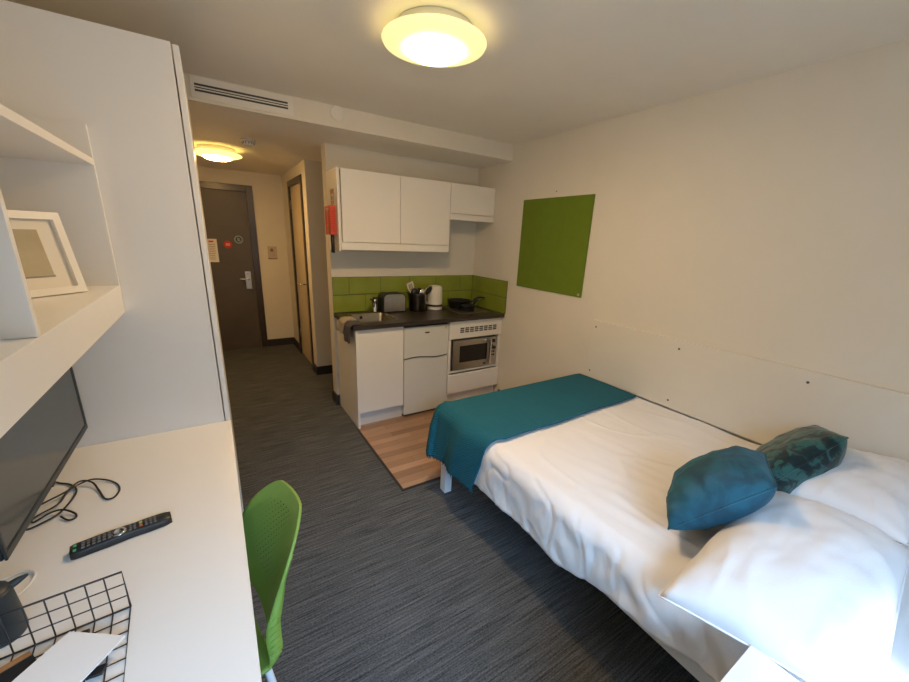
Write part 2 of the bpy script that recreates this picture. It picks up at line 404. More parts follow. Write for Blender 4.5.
# ------------------------------------------------------------------ ceiling and bulkhead fittings
def dome(x, y, z, R, name, label, sh, bu):
    t = thing(name, label, 'ceiling light', (x, y, z-.13), 'domed ceiling lights')
    w = bmesh.new(); lathe(w, [(0, -.001), (R*.72, -.001), (R*.74, -.006), (R*.74, -.035), (R*.70, -.04), (0, -.04)], x, y, 48, z); obj('base', w, M['plastic'], t)
    prof = [(R*.70, -.041), (R*.93, -.044), (R, -.052), (R*.985, -.058)]
    for i in range(1, 9):
        a = i/8; prof.append((R*(.985-.425*a), -.058-.022*math.sin(a*PI/2)))
    w = bmesh.new(); lathe(w, prof, x, y, 56, z); obj('shade', w, sh, t)
    prof = []
    for i in range(0, 10):
        a = i/9; prof.append((R*.56*math.cos(a*PI/2) if i < 9 else 0, -.0802-.026*math.sin(a*PI/2)))
    w = bmesh.new(); lathe(w, prof, x, y, 48, z); lab(obj('diffuser', w, bu, t), 'bright white centre of the shade')
    return t
dome(-1.500, -1.785, H, .215, 'ceiling_light', 'large glowing dome light on the bedroom ceiling', M['shade'], M['bulb'])
dome(-2.235, .93, HL, .20, 'ceiling_light', 'smaller glowing dome light on the low hall ceiling', M['shade2'], M['bulb2'])
t = thing('smoke_detector', 'white smoke detector on the hall ceiling', 'smoke detector', (-2.027, .346, HL-.06))
w = bmesh.new(); lathe(w, [(0, -.001), (.055, -.001), (.055, -.014), (.05, -.016), (0, -.016)], -2.027, .346, 32, HL); obj('base', w, M['plastic'], t)
w = bmesh.new(); lathe(w, [(.038, -.0165), (.042, -.03), (.04, -.042), (.03, -.048), (0, -.05)], -2.027, .346, 32, HL); obj('sensor_head', w, M['plastic'], t)
w = bmesh.new()
for k in range(12):
    a = 2*PI*k/12; bx(w, -2.027+.0425*math.cos(a)-.003, -2.027+.0425*math.cos(a)+.003, .346+.0425*math.sin(a)-.003, .346+.0425*math.sin(a)+.003, HL-.036, HL-.022)
obj('vent_slot', w, M['grey'], t)
yb = YB-.012
t = thing('air_vent', 'long slotted white air vent on the bulkhead', 'air vent', (-2.1, yb, 2.295))
obj('plate', box(-2.372, -1.83, yb-.006, yb-.0005, 2.297, 2.403, .002), M['plastic'], t)
w = bmesh.new(); bx(w, -2.352, -1.862, yb-.0075, yb-.006, 2.330, 2.370); obj('opening', w, M['seal'], t)
for i in range(2):
    w = bmesh.new(); bx(w, -2.352, -1.862, yb-.012, yb-.0076, 2.340+i*.0125, 2.3455+i*.0125); obj('slat', w, M['plastic'], t)
w = bmesh.new()
lathe(w, [(0, 0), (.047, 0), (.047, .006), (.043, .010), (.038, .011), (.036, .009), (0, .0095)], 0, 0, 36)
bmesh.ops.transform(w, matrix=Matrix.Translation((-1.552, yb-.0005, 2.366)) @ Matrix.Rotation(PI/2, 4, 'X'), verts=w.verts)
tag(obj('round_cover_plate', w, M['plastic']), 'round white cover plate on the bulkhead right of the vent', 'cover plate')

# ------------------------------------------------------------------ wall items on the right
t = thing('notice_board', 'square green felt notice board on the right wall', 'notice board', (-.001, -1.104, 1.195))
obj('felt', box(-.012, -.0002, -1.478, -.729, 1.196, 1.940, .002), M['board'], t)
w = bmesh.new(); disc(w, (-.012, -1.453, 1.214), (-1, 0, 0), .011, .002, 20); lab(obj('badge', w, mat('pale_green_badge', (.42, .50, .25), .5, var=.05), t), 'small pale round badge')
w = bmesh.new(); disc(w, (-.0145, -1.453, 1.214), (-1, 0, 0), .004, .001, 12); obj('badge_centre', w, M['board'], t)
w = bmesh.new(); disc(w, (-.0005, -1.097, 1.985), (-1, 0, 0), .005, .004, 10); tag(obj('wall_screw', w, M['grey']), 'tiny screw in the wall above the green notice board', 'screw')
t = thing('headboard_panel', 'long white headboard panel screwed to the right wall', 'headboard', (-.01, -2.75, .614))
obj('panel', box(-.019, -.0002, -4.0, -1.632, .614, 1.057, .0015), mat('off_white_panel', (.70, .67, .59), .5, var=.01), t)
for y, z in ((-1.663, 1.007), (-1.663, .666), (-2.277, 1.002), (-2.277, .662), (-2.892, 1.001), (-2.892, .662), (-3.506, 1.001), (-3.506, .662)):
    w = bmesh.new(); disc(w, (-.019, y, z), (-1, 0, 0), .0065, .0015, 14); obj('screw', w, M['steelpot'], t)

# ------------------------------------------------------------------ kitchen
def tiles():
    w = bmesh.new(); g = .0018
    rows = ((.9005, 1.0585, (-1.516+.305, -.911, -.611, -.311, -.011)), (1.0605, 1.219, (-1.362, -1.062, -.764, -.466, -.168)))
    b = bmesh.new()
    bx(b, -1.509, -.0001, -.006, -.0005, .9003, 1.2195); bx(b, -.006, -.0005, -.592, -.006, .9003, 1.2195)
    for z0, z1, xs in rows:
        xs = [-1.509]+list(xs)+[-.0085]
        for a, c in zip(xs, xs[1:]):
            if c-a > .004: bx(w, a+g, c-g, -.0085, -.0061, z0+g, z1-g, .0008, 1)
    for z0, z1, ys in ((.9005, 1.0585, (-.275, -.575)), (1.0605, 1.219, (-.128, -.431))):
        ys = [-.0085]+list(ys)+[-.592]
        for a, c in zip(ys, ys[1:]):
            if a-c > .004: bx(w, -.0085, -.0061, c+g, a-g, z0+g, z1-g, .0008, 1)
    t = thing('tile_splashback', 'green tiled splashback behind the kitchen worktop', 'splashback', (-.75, -.005, .9003))
    obj('tiles', w, M['tile'], t); obj('grout', b, M['grout'], t)
tiles()
# worktop with sink cut-out
WT0, WT1, WF, WZ0 = -1.510, -.001, -.582, .865
sx0, sx1, sy0, sy1 = -1.415, -1.085, -.475, -.115
w = bmesh.new()
bx(w, WT0, sx0, WF, -.0005, WZ0, .9); bx(w, sx1, WT1, WF, -.0005, WZ0, .9); bx(w, sx0, sx1, WF, sy0, WZ0, .9); bx(w, sx0, sx1, sy1, -.0005, WZ0, .9)
bmesh.ops.remove_doubles(w, verts=w.verts, dist=1e-5)
tag(obj('worktop', w, M['worktop']), 'dark speckled kitchen worktop with an inset sink', 'worktop')
# sink base unit
t = thing('base_cabinet', 'white base cabinet under the sink', 'cabinet', (-1.28, -.29, .004))
w = bmesh.new(); bx(w, -1.492, -1.474, -.572, -.02, .004, .864, .001); obj('side_panel', w, M['kwhite'], t)
w = bmesh.new(); bx(w, -1.474, -1.456, -.53, -.02, .12, .864); bx(w, -1.085, -1.068, -.53, -.02, .12, .864); bx(w, -1.456, -1.085, -.53, -.02, .12, .138); bx(w, -1.456, -1.085, -.03, -.02, .138, .864); bx(w, -1.456, -1.085, -.53, -.512, .80, .864)
obj('carcass', w, M['kwhite'], t)
obj('door', box(-1.470, -1.072, -.552, -.532, .136, .860, .002), M['kwhite'], t)
obj('plinth', box(-1.472, -1.070, -.512, -.496, .004, .125), M['kgrey'], t)
# fridge
t = thing('fridge_freezer', 'small white fridge freezer between the sink and oven units', 'fridge', (-.845, -.29, .004))
FX0, FX1 = -1.064, -.624
w = bmesh.new(); bx(w, FX0, FX1, -.49, -.03, .03, .848, .004); bx(w, FX0+.01, FX1-.01, -.47, -.05, .006, .03); obj('body', w, M['fridge'], t)
def fdoor(z0, z1, cut):
    # a curved finger groove runs along the joint edge
    b = bmesh.new()
    prof = lambda u: .012*(math.exp(-((u-.25)/.16)**2)-.25*math.exp(-((u-.55)/.08)**2)) if cut else 0
    n = 40; pts = []
    if cut == 'bottom':
        pts = [(FX0, z1), (FX1, z1)]+[(FX1-(FX1-FX0)*i/n, z0+(.010*math.sin((1-i/n)*2*PI)*(1 if 0 < i < n else 0))) for i in range(n+1)]
    else:
        pts = [(FX0+(FX1-FX0)*i/n, z1+(.010*math.sin(i/n*2*PI)*(1 if 0 < i < n else 0))) for i in range(n+1)]+[(FX1, z0), (FX0, z0)]
    a = [b.verts.new((x, -.55, z)) for x, z in pts]; c = [b.verts.new((x, -.494, z)) for x, z in pts]
    k = len(pts)
    b.faces.new(a); b.faces.new(c[::-1])
    for i in range(k): b.faces.new((a[i], c[i], c[(i+1) % k], a[(i+1) % k]))
    return b
fd = obj('freezer_door', fdoor(.563, .840, 'bottom'), M['fridge'], t)
w = bmesh.new(); bx(w, -.865, -.820, -.553, -.55, .778, .790, .001); obj('badge', w, M['black'], fd)
w = bmesh.new(); grid(w, lambda u, v: (-.652+(.007+.004*v)*math.cos(2*PI*u), -.5515, .815+(.007+.004*v)*math.sin(2*PI*u)), 20, 1); obj('energy_mark', w, M['grey'], fd)
fd = obj('fridge_door', fdoor(.028, .549, 'top'), M['fridge'], t)
w = bmesh.new(); tube(w, [(FX0+.004+(FX1-FX0-.008)*i/30, -.545, .5565+.010*math.sin(i/30*2*PI)) for i in range(31)], .004, 6); lab(obj('handle_groove', w, M['seal'], t), 'dark wavy finger groove between the doors')
obj('top_seal', box(FX0, FX1, -.54, -.494, .841, .847), M['seal'], t)
w = bmesh.new(); bx(w, FX0+.005, FX1-.005, -.53, -.50, .006, .024); obj('base_grille', w, M['seal'], t)
# hob unit with microwave niche
t = thing('appliance_housing', 'white housing unit with a slotted panel around the microwave', 'cabinet', (-.31, -.29, .004))
w = bmesh.new()
bx(w, -.612, -.594, -.53, -.02, .004, .864); bx(w, -.02, -.003, -.53, -.02, .10, .864); bx(w, -.594, -.02, -.52, -.02, .344, .360); bx(w, -.594, -.02, -.52, -.02, .682, .698); bx(w, -.594, -.02, -.03, -.02, .360, .682)
obj('carcass', w, M['kwhite'], t)
fp = obj('vent_panel', box(-.612, -.003, -.552, -.532, .690, .862, .002), M['kwhite'], t)
for c in range(8):
    w = bmesh.new()
    x = -.494+c*.0545
    for z in (.746, .764, .782): bx(w, x, x+.043, -.5535, -.552, z, z+.012)
    obj('vent_slot', w, M['seal'], fp)
for a_, b_ in ((-.612, -.585), (-.022, -.003)): obj('front_edge', box(a_, b_, -.54, -.53, .338, .690), M['kwhite'], t)
obj('drawer_front', box(-.612, -.003, -.556, -.534, .148, .336, .002), M['kwhite'], t)
obj('plinth', box(-.594, -.012, -.512, -.496, .004, .146), M['kwhite'], t)
# microwave
t = thing('microwave', 'silver microwave in the white housing below the hob', 'microwave', (-.31, -.3, .382))
MX0, MX1, MZ0, MZ1 = -.560, -.024, .3655, .668
w = bmesh.new(); bx(w, MX0, MX1, -.500, -.12, MZ0, MZ1, .004)
for x in (MX0+.04, MX1-.04):
    for y in (-.46, -.16): bx(w, x-.012, x+.012, y-.012, y+.012, .3605, MZ0)
obj('body', w, M['grey'], t)
dd = obj('door', box(MX0+.006, MX1-.098, -.528, -.501, MZ0+.004, MZ1-.004, .004), M['steel'], t)
obj('door_window', box(MX0+.085, MX1-.125, -.5292, -.528, MZ0+.075, MZ1-.060, .0), M['blackg'], dd)
hx = MX1-.106
w = bmesh.new(); bx(w, hx-.010, hx+.012, -.566, -.552, MZ0+.02, MZ1-.02, .004); bx(w, hx-.006, hx+.006, -.553, -.528, MZ0+.045, MZ0+.06); bx(w, hx-.006, hx+.006, -.553, -.528, MZ1-.06, MZ1-.045)
obj('door_handle', w, M['chrome'], dd)
cp = obj('control_panel', box(MX1-.094, MX1-.004, -.526, -.501, MZ0+.004, MZ1-.004, .003), M['steel'], t)
obj('display', box(MX1-.074, MX1-.026, -.5275, -.526, MZ1-.062, MZ1-.030), M['blackg'], cp)
for i in range(4):
    w = bmesh.new(); bx(w, MX1-.074, MX1-.056, -.5275, -.526, MZ1-.10-i*.034, MZ1-.082-i*.034, .001); bx(w, MX1-.050, MX1-.026, -.5275, -.526, MZ1-.10-i*.034, MZ1-.082-i*.034, .001) if i > 1 else None
    obj('button', w, M['black'], cp)
w = bmesh.new(); disc(w, (MX1-.040, -.526, MZ1-.116), (0, -1, 0), .017, .014, 22); obj('dial', w, M['black'], cp)
w = bmesh.new(); bx(w, MX1-.165, MX1-.135, -.529, -.528, MZ1-.030, MZ1-.018); obj('badge', w, M['chrome'], dd)
w = bmesh.new(); bx(w, MX1-.165, MX1-.135, -.529, -.528, MZ0+.022, MZ0+.040); obj('sticker', w, M['black'], dd)

# wall cabinets
t = thing('wall_cabinet', 'white two door wall cabinet above the sink', 'cabinet', (-1.0, -.15, 1.456))
bx_ = bmesh.new()
bx(bx_, -1.500, -1.486, -.278, -.0005, 1.48, 2.068); bx(bx_, -.512, -.500, -.278, -.0005, 1.48, 2.068); bx(bx_, -1.486, -.512, -.278, -.0005, 1.52, 1.536); bx(bx_, -1.486, -.512, -.278, -.0005, 2.052, 2.068); bx(bx_, -1.486, -.512, -.012, -.0005, 1.536, 2.052)
obj('carcass', bx_, M['kwhite'], t)
obj('end_panel', box(-1.515, -1.500, -.300, -.0005, 1.455, 2.069, .001), M['kwhite'], t)
for x0, x1 in ((-1.483, -.991), (-.987, -.502)):
    obj('door', box(x0, x1, -.300, -.281, 1.528, 2.067, .0015), M['kwhite'], t)
obj('light_pelmet', box(-1.499, -.502, -.300, -.280, 1.466, 1.524, .0015), M['kwhite'], t)
t = thing('wall_cabinet', 'small white one door wall cabinet in the kitchen corner', 'cabinet', (-.25, -.15, 1.757))
w = bmesh.new(); bx(w, -.498, -.484, -.278, -.0005, 1.775, 2.068); bx(w, -.016, -.0005, -.278, -.0005, 1.775, 2.068); bx(w, -.484, -.016, -.278, -.0005, 1.80, 1.816); bx(w, -.484, -.016, -.278, -.0005, 2.052, 2.068); bx(w, -.484, -.016, -.012, -.0005, 1.816, 2.052)
obj('carcass', w, M['kwhite'], t)
obj('door', box(-.497, -.004, -.300, -.281, 1.812, 2.067, .0015), M['kwhite'], t)
obj('light_pelmet', box(-.498, -.0008, -.300, -.280, 1.757, 1.808, .0015), M['kwhite'], t)

# fire blanket on the cabinet end panel
t = thing('fire_blanket', 'red fire blanket box on the end of the wall cabinet', 'fire blanket', (-1.54, -.15, 1.44))
fb = obj('case', box(-1.562, -1.5152, -.245, -.085, 1.578, 1.795, .004), M['red'], t)
w = bmesh.new()
text_on(w, 'FIRE BLANKET', .034, (-1.5622, -.165, 1.672), (0, 0, 1), (0, 1, 0)); obj('lettering', w, mat('cream_ink', (.8, .62, .45), .6, var=.03), fb)
w = bmesh.new(); bx(w, -1.5632, -1.562, -.205, -.125, 1.762, 1.782); obj('panel_mark', w, mat('cream_ink_b', (.75, .5, .38), .6, var=.03), fb)
w = bmesh.new()
for i in range(9): bx(w, -1.555, -1.525, -.2462, -.245, 1.604+i*.018, 1.611+i*.018)
obj('rib', w, M['redink'], fb)
for y in (-.222, -.166):
    w = bmesh.new(); tube(w, [(-1.537, y, 1.578), (-1.537, y-.002, 1.50), (-1.537, y, 1.437)], .0075, 8); lab(obj('pull_strap', w, M['black'], t), 'black pull strap')
t = thing('safety_sign', 'small fire blanket instruction sign above the red box', 'sign', (-1.516, -.165, 1.805))
obj('plate', box(-1.5185, -1.5158, -.215, -.115, 1.808, 1.925), mat('buff_sign', (.56, .42, .27), .6, var=.04), t)
w = bmesh.new(); bx(w, -1.5195, -1.5185, -.212, -.118, 1.888, 1.922); lab(obj('heading', w, mat('brown_red_ink', (.42, .15, .07), .6, var=.04), t), 'brown red heading')
w = bmesh.new()
for y in (-.195, -.15):
    bx(w, -1.5195, -1.5185, y-.014, y+.014, 1.815, 1.835); bx(w, -1.5195, -1.5185, y-.008, y+.008, 1.842, 1.872)
obj('pictogram', w, M['print'], t)

# sink
def rrect(x0, x1, y0, y1, r, n=6):
    o = []
    for cx, cy, a0 in ((x1-r, y1-r, 0), (x0+r, y1-r, PI/2), (x0+r, y0+r, PI), (x1-r, y0+r, 1.5*PI)):
        for i in range(n+1):
            a = a0+PI/2*i/n; o.append((cx+r*math.cos(a), cy+r*math.sin(a)))
    return o
def loft(bm, loops, cap=True, smooth=True):
    R = [[bm.verts.new(p) for p in l] for l in loops]; n = len(R[0])
    for A, B in zip(R, R[1:]):
        for k in range(n):
            f = bm.faces.new((A[k], A[(k+1) % n], B[(k+1) % n], B[k])); f.smooth = smooth
    if cap: bm.faces.new(R[-1])
    return R
t = thing('sink', 'square inset stainless steel sink in the worktop', 'sink', (-1.25, -.295, .76))
w = bmesh.new()
L_ = [[(x, y, z) for x, y in rrect(sx0+i, sx1-i, sy0+i, sy1-i, r)] for i, r, z in ((-.010, .04, .9008), (-.008, .04, .9035), (.004, .035, .9035), (.010, .03, .896), (.016, .03, .80), (.03, .03, .775), (.06, .03, .77))]
loft(w, L_); obj('bowl', w, mat('sink_steel', (.30, .265, .21), .26, metal=1., var=.06, vscale=30), t)
w = bmesh.new(); disc(w, (-1.25, -.30, .7705), (0, 0, 1), .028, .003, 24); obj('drain', w, M['chrome'], t)
w = bmesh.new(); disc(w, (-1.30, sy1-.0135, .868), (0, -1, 0), .013, .004, 20); obj('overflow', w, M['black'], t)
# mixer tap
t = thing('mixer_tap', 'chrome mixer tap with a black lever behind the sink', 'tap', (-1.145, -.074, .9))
w = bmesh.new(); lathe(w, [(0, .0005), (.026, .0005), (.026, .008), (.021, .014), (.020, .095), (.021, .100), (.021, .118), (.017, .124), (0, .125)], -1.145, -.074, 24, .9); obj('body', w, M['chrome'], t)
w = bmesh.new(); tube(w, smooth_path([(-1.158, -.084, .955), (-1.175, -.11, 1.000), (-1.198, -.15, 1.040), (-1.215, -.18, 1.052), (-1.226, -.20, 1.040)], 6), .011, 12); obj('spout', w, M['chrome'], t)
w = bmesh.new(); bx(w, -1.165, -1.095, -.086, -.062, 1.0255, 1.037, .005); obj('lever', w, M['black'], t)
# toaster
t = thing('toaster', 'silver sided toaster with black ends behind the sink', 'toaster', (-.984, -.095, .9))
tx0, tx1 = -1.100, -.868
def rounded_slab(x0, x1, y0, y1, z0, z1, r, n=8):
    b = bmesh.new(); pts = [(x0, z0), (x1, z0)]
    for i in range(n+1):
        a = PI/2*i/n; pts.append((x1-r+r*math.cos(a), z1-r+r*math.sin(a)))
    for i in range(n+1):
        a = PI/2+PI/2*i/n; pts.append((x0+r+r*math.cos(a), z1-r+r*math.sin(a)))
    A = [b.verts.new((x, y0, z)) for x, z in pts]; B = [b.verts.new((x, y1, z)) for x, z in pts]; k = len(pts)
    b.faces.new(A); b.faces.new(B[::-1])
    for i in range(k): b.faces.new((A[i], B[i], B[(i+1) % k], A[(i+1) % k]))
    return b
obj('body', rounded_slab(tx0, tx1, -.158, -.030, .905, 1.075, .045), M['black'], t)
obj('side_panel', rounded_slab(tx0+.012, tx1-.012, -.166, -.1585, .912, 1.070, .04), M['steel'], t)
for y in (-.118, -.078):
    obj('bread_slot', box(tx0+.05, tx1-.05, y-.012, y+.012, 1.0755, 1.0775), M['seal'], t)
w = bmesh.new(); bx(w, tx1+.001, tx1+.022, -.108, -.082, .985, 1.0, .003); obj('lever', w, M['black'], t)
for x in (tx0+.03, tx1-.03):
    for y in (-.145, -.045):
        w = bmesh.new(); tube(w, [(x, y, .9003), (x, y, .9048)], .009, 10); obj('foot', w, M['black'], t)
# utensil pot and the utensils standing in it
PX, PY = -.737, -.135
t = thing('utensil_pot', 'dark steel utensil pot between toaster and kettle', 'pot', (PX, PY, .9))
w = bmesh.new(); lathe(w, [(0, .0005), (.076, .0005), (.079, .004), (.079, .160), (.081, .166), (.076, .166), (.074, .160), (.074, .008), (0, .008)], PX, PY, 36, .9); obj('body', w, M['steelpot'], t)
def utensil(name, label, base, tip, kind, m):
    b = Vector(base); p = Vector(tip); d = (p-b).normalized()
    tt = thing(name, label, 'utensil', base, 'utensils in the steel pot')
    w = bmesh.new(); tube(w, [b, b+(p-b)*.62, p-d*.05], .0055, 8); obj('handle', w, m, tt)
    side = d.cross(Vector((0, -1, 0))).normalized(); nrm = side.cross(d).normalized()
    w = bmesh.new()
    if kind == 'slotted':
        c = p; pts = [(-.022, -.055), (.022, -.055), (.036, .0), (.034, .045), (-.034, .045), (-.036, 0)]
        A = [w.verts.new(c+side*x+d*y+nrm*.002) for x, y in pts]; B = [w.verts.new(c+side*x+d*y-nrm*.002) for x, y in pts]; k = len(pts)
        w.faces.new(A); w.faces.new(B[::-1])
        for i in range(k): w.faces.new((A[i], B[i], B[(i+1) % k], A[(i+1) % k]))
        h = obj('head', w, m, tt)
        for s in (-.014, 0, .014):
            w = bmesh.new(); pts = [(s-.003, -.03), (s+.003, -.03), (s+.003, .03), (s-.003, .03)]
            A = [w.verts.new(c+side*x+d*y-nrm*.0028) for x, y in pts]; B = [w.verts.new(c+side*x+d*y+nrm*.0028) for x, y in pts]
            w.faces.new(A); w.faces.new(B[::-1])
            for i in range(4): w.faces.new((A[i], B[i], B[(i+1) % 4], A[(i+1) % 4]))
            obj('slot', w, M['grout'], h)
        return
    if kind == 'spoon': Rs = (.032, .042, .012)
    elif kind == 'ladle': Rs = (.038, .038, .026)
    else: Rs = (.026, .05, .005)
    s = bmesh.new(); bmesh.ops.create_uvsphere(s, u_segments=18, v_segments=10, radius=1)
    for f in s.faces: f.smooth = True
    mtx = Matrix(((side.x*Rs[0], d.x*Rs[1], nrm.x*Rs[2], p.x), (side.y*Rs[0], d.y*Rs[1], nrm.y*Rs[2], p.y), (side.z*Rs[0], d.z*Rs[1], nrm.z*Rs[2], p.z), (0, 0, 0, 1)))
    merge(w, s, mtx); obj('head', w, m, tt)
creamp = mat('cream_nylon', (.62, .58, .46), .5, var=.04)
utensil('slotted_turner', 'cream slotted turner leaning left in the utensil pot', (PX+.01, PY+.02, .912), (PX-.082, PY-.02, 1.135), 'slotted', creamp)
utensil('ladle', 'black ladle standing at the left of the utensil pot', (PX+.02, PY-.01, .912), (PX-.045, PY-.03, 1.085), 'ladle', M['black'])
utensil('serving_spoon', 'black serving spoon in the middle of the utensil pot', (PX-.01, PY+.01, .912), (PX+.005, PY-.015, 1.085), 'spoon', M['black'])
utensil('whisk', 'steel whisk between the black utensils in the pot', (PX, PY-.02, .912), (PX+.028, PY-.045, 1.075), 'spoon', M['chrome'])
utensil('spatula', 'long black spatula leaning right over the kettle', (PX-.03, PY, .912), (PX+.105, PY-.03, 1.095), 'flat', M['black'])
# kettle
KX, KY = -.533, -.116
t = thing('kettle', 'white jug kettle beside the utensil pot', 'kettle', (KX, KY, .9))
w = bmesh.new(); lathe(w, [(0, .0005), (.074, .0005), (.076, .006), (.074, .018), (0, .018)], KX, KY, 40, .9); obj('base', w, M['plastic'], t)
w = bmesh.new(); lathe(w, [(0, .019), (.073, .019), (.075, .03), (.0745, .06), (.073, .14), (.071, .215), (.068, .222), (0, .222)], KX, KY, 40, .9); obj('jug', w, M['plastic'], t)
w = bmesh.new(); lathe(w, [(.0757, .033), (.0762, .034), (.0757, .052), (.0750, .053)], KX, KY, 40, .9); lab(obj('water_band', w, M['black'], t), 'dark band around the foot')
w = bmesh.new(); lathe(w, [(.064, .2225), (.060, .232), (.02, .238), (0, .238)], KX, KY, 32, .9); obj('lid', w, M['plastic'], t)
w = bmesh.new(); tube(w, smooth_path([(KX-.045, KY+.045, 1.095), (KX-.060, KY+.075, 1.09), (KX-.064, KY+.082, 1.02), (KX-.060, KY+.075, .96), (KX-.050, KY+.045, .945)], 6), .010, 10); obj('handle', w, M['plastic'], t)
w = bmesh.new(); prism(w, [(KX+.052, KY+.010), (KX+.082, KY+.045), (KX+.030, KY+.055)], 1.085, 1.117); obj('spout', w, M['plastic'], t)
# hob and pan
t = thing('hob', 'low steel two ring electric hob set in the worktop', 'hob', (-.25, -.24, .9))
w = bmesh.new(); bx(w, -.432, -.092, -.452, -.05, .9005, .909, .003); obj('plate', w, M['hobplate'], t)
for y in (-.15, -.34):
    w = bmesh.new(); lathe(w, [(.0, .0095), (.078, .0095), (.078, .016), (.070, .018), (.02, .018), (.018, .016), (0, .016)], -.29, y, 32, .9); obj('hot_ring', w, M['black'], t)
for y in (-.13, -.22):
    w = bmesh.new(); lathe(w, [(0, .0095), (.016, .0095), (.015, .026), (.012, .028), (0, .028)], -.125, y, 18, .9); obj('control_knob', w, M['black'], t)
def pan(name, label, x, y, z, R, h, ang, hl):
    t = thing(name, label, 'pan', (x, y, z), 'frying pans on the hob')
    w = bmesh.new(); lathe(w, [(0, .0005), (R*.78, .0005), (R*.84, .004), (R, h), (R+.004, h+.001), (R+.003, h+.004), (R-.004, h+.003), (R*.80, .006), (0, .005)], x, y, 40, z); obj('body', w, M['pan'], t)
    c, s = math.cos(ang), math.sin(ang)
    w = bmesh.new(); P = smooth_path([(x+c*(R-.001), y+s*(R-.001), z+h*.8), (x+c*(R+.05), y+s*(R+.05), z+h+.014), (x+c*(R+hl*.6), y+s*(R+hl*.6), z+h+.03), (x+c*(R+hl), y+s*(R+hl), z+h+.024)], 6)
    tube(w, P, [.008+.005*math.sin(PI*min(1, i/len(P)+.15)) for i in range(len(P))], 10); hd = obj('handle', w, M['pan'], t)
    w = bmesh.new(); disc(w, (x+c*(R+.012), y+s*(R+.012), z+h+.008), (0, 0, 1), .008, .006, 14); obj('rivet', w, M['chrome'], t)
pan('frying_pan', 'large black frying pan at the back of the hob', -.275, -.175, .9185, .122, .066, -.30, .15)
pan('frying_pan', 'small black frying pan at the front of the hob', -.300, -.372, .9185, .070, .046, .45, .14)
# tea towels on the worktop end
def towel(name, label, x0, x1, y0, y1, m, drop, seed, z0=.9015):
    # lies on the worktop, then folds over its left end
    w = bmesh.new(); La = (x1-WT0)
    def fn(u, v):
        L = u*(La+drop+.015); y = y0+(y1-y0)*v
        wob = .010*nz(u*3+seed, v*4, seed)
        if L < La: x = x1-L; z = z0+.004+.006*abs(nz(x*20, y*20, seed)); y += .02*nz(x*6, y*5, seed)
        else:
            q = L-La; a = min(q/.012, PI/2); x = WT0-.004-.010*math.sin(a)-abs(wob)*.8-.010*(1+math.sin(v*11+seed))*min(1, q/.08); z = z0-(q if q > .01 else q*.5)-.005*(1+nz(v*7, seed, 0)); y += .03*nz(q*5, v*3, seed+2)*min(1, q*10)
        return (x, y, z)
    grid(w, fn, 34, 22)
    o = obj(name, w, m); tag(o, label, 'tea towel', 'tea towels over the worktop end')
    md = o.modifiers.new('s', 'SOLIDIFY'); md.thickness = .006; md.offset = 1
    return o
towel('tea_towel', 'beige tea towel hanging over the left end of the worktop', 0, -1.425, -.40, -.245, M['towel_b'], .085, 3)
towel('tea_towel', 'dark grey tea towel hanging at the front left worktop corner', 0, -1.435, -.555, -.41, M['towel_g'], .125, 8)

# ------------------------------------------------------------------ wardrobe, desk and wall shelf on the left
YP = -1.5548
t = thing('wardrobe', 'tall white wardrobe at the far end of the desk', 'wardrobe', (-2.7, -1.05, 0))
WY1 = -.56
obj('side_panel', box(XL+.002, -2.4145, YP, YP+.022, .0, 2.203, .001), M['white'], t)
w = bmesh.new(); bx(w, XL+.002, -2.4145, WY1-.02, WY1, 0, 2.203); bx(w, XL+.002, -2.4145, YP+.022, WY1-.02, 2.18, 2.203); bx(w, XL+.002, -2.4145, YP+.022, WY1-.02, .08, .10); bx(w, XL+.002, XL+.012, YP+.022, WY1-.02, .10, 2.18); obj('carcass', w, M['white'], t)
obj('plinth', box(-2.46, -2.445, YP+.022, WY1-.02, 0, .08), M['white'], t)
ym = (YP+WY1)/2
for y0, y1, hy in ((YP+.001, ym-.002, ym-.04), (ym+.002, WY1-.001, ym+.04)):
    d = obj('door', box(-2.4105, -2.3905, y0, y1, .09, 2.198, .0015), M['white'], t)

t = thing('desk', 'long white desk along the left wall', 'desk', (-2.7, -2.6, 0))
DY0 = -3.7
obj('desktop', box(XL+.002, -2.390, DY0, YP-.0015, .722, .75, .0012), M['white'], t)
obj('side_panel', box(XL+.002, -2.42, DY0+.02, DY0+.04, 0, .722), M['white'], t)
obj('side_panel', box(XL+.002, -2.42, YP-.022, YP-.002, 0, .722), M['white'], t)
obj('modesty_panel', box(XL+.003, XL+.02, DY0+.04, YP-.022, .30, .722), M['white'], t)

t = thing('wall_shelf_unit', 'white open shelf unit on the wall above the desk', 'shelf', (-2.84, -2.4, 1.271))
SX = -2.679; SY1 = YP-.002; SY0 = -3.4
obj('side_panel', box(XL+.001, SX, SY1-.017, SY1, 1.271, 1.900, .0008), M['white'], t)
obj('side_panel', box(XL+.001, SX, SY0, SY0+.018, 1.271, 1.900, .0008), M['white'], t)
obj('bottom_board', box(XL+.001, SX, SY0+.018, SY1-.0175, 1.271, 1.3725, .0008), M['white'], t)
obj('shelf_board', box(XL+.001, SX, SY0+.018, SY1-.0175, 1.775, 1.797, .0008), M['white'], t)
obj('divider', box(XL+.014, SX, -2.390, -2.372, 1.373, 1.7745, .0008), M['white'], t)
obj('back_panel', box(XL+.001, XL+.012, SY0+.018, SY1-.0175, 1.373, 1.7745), M['white'], t)

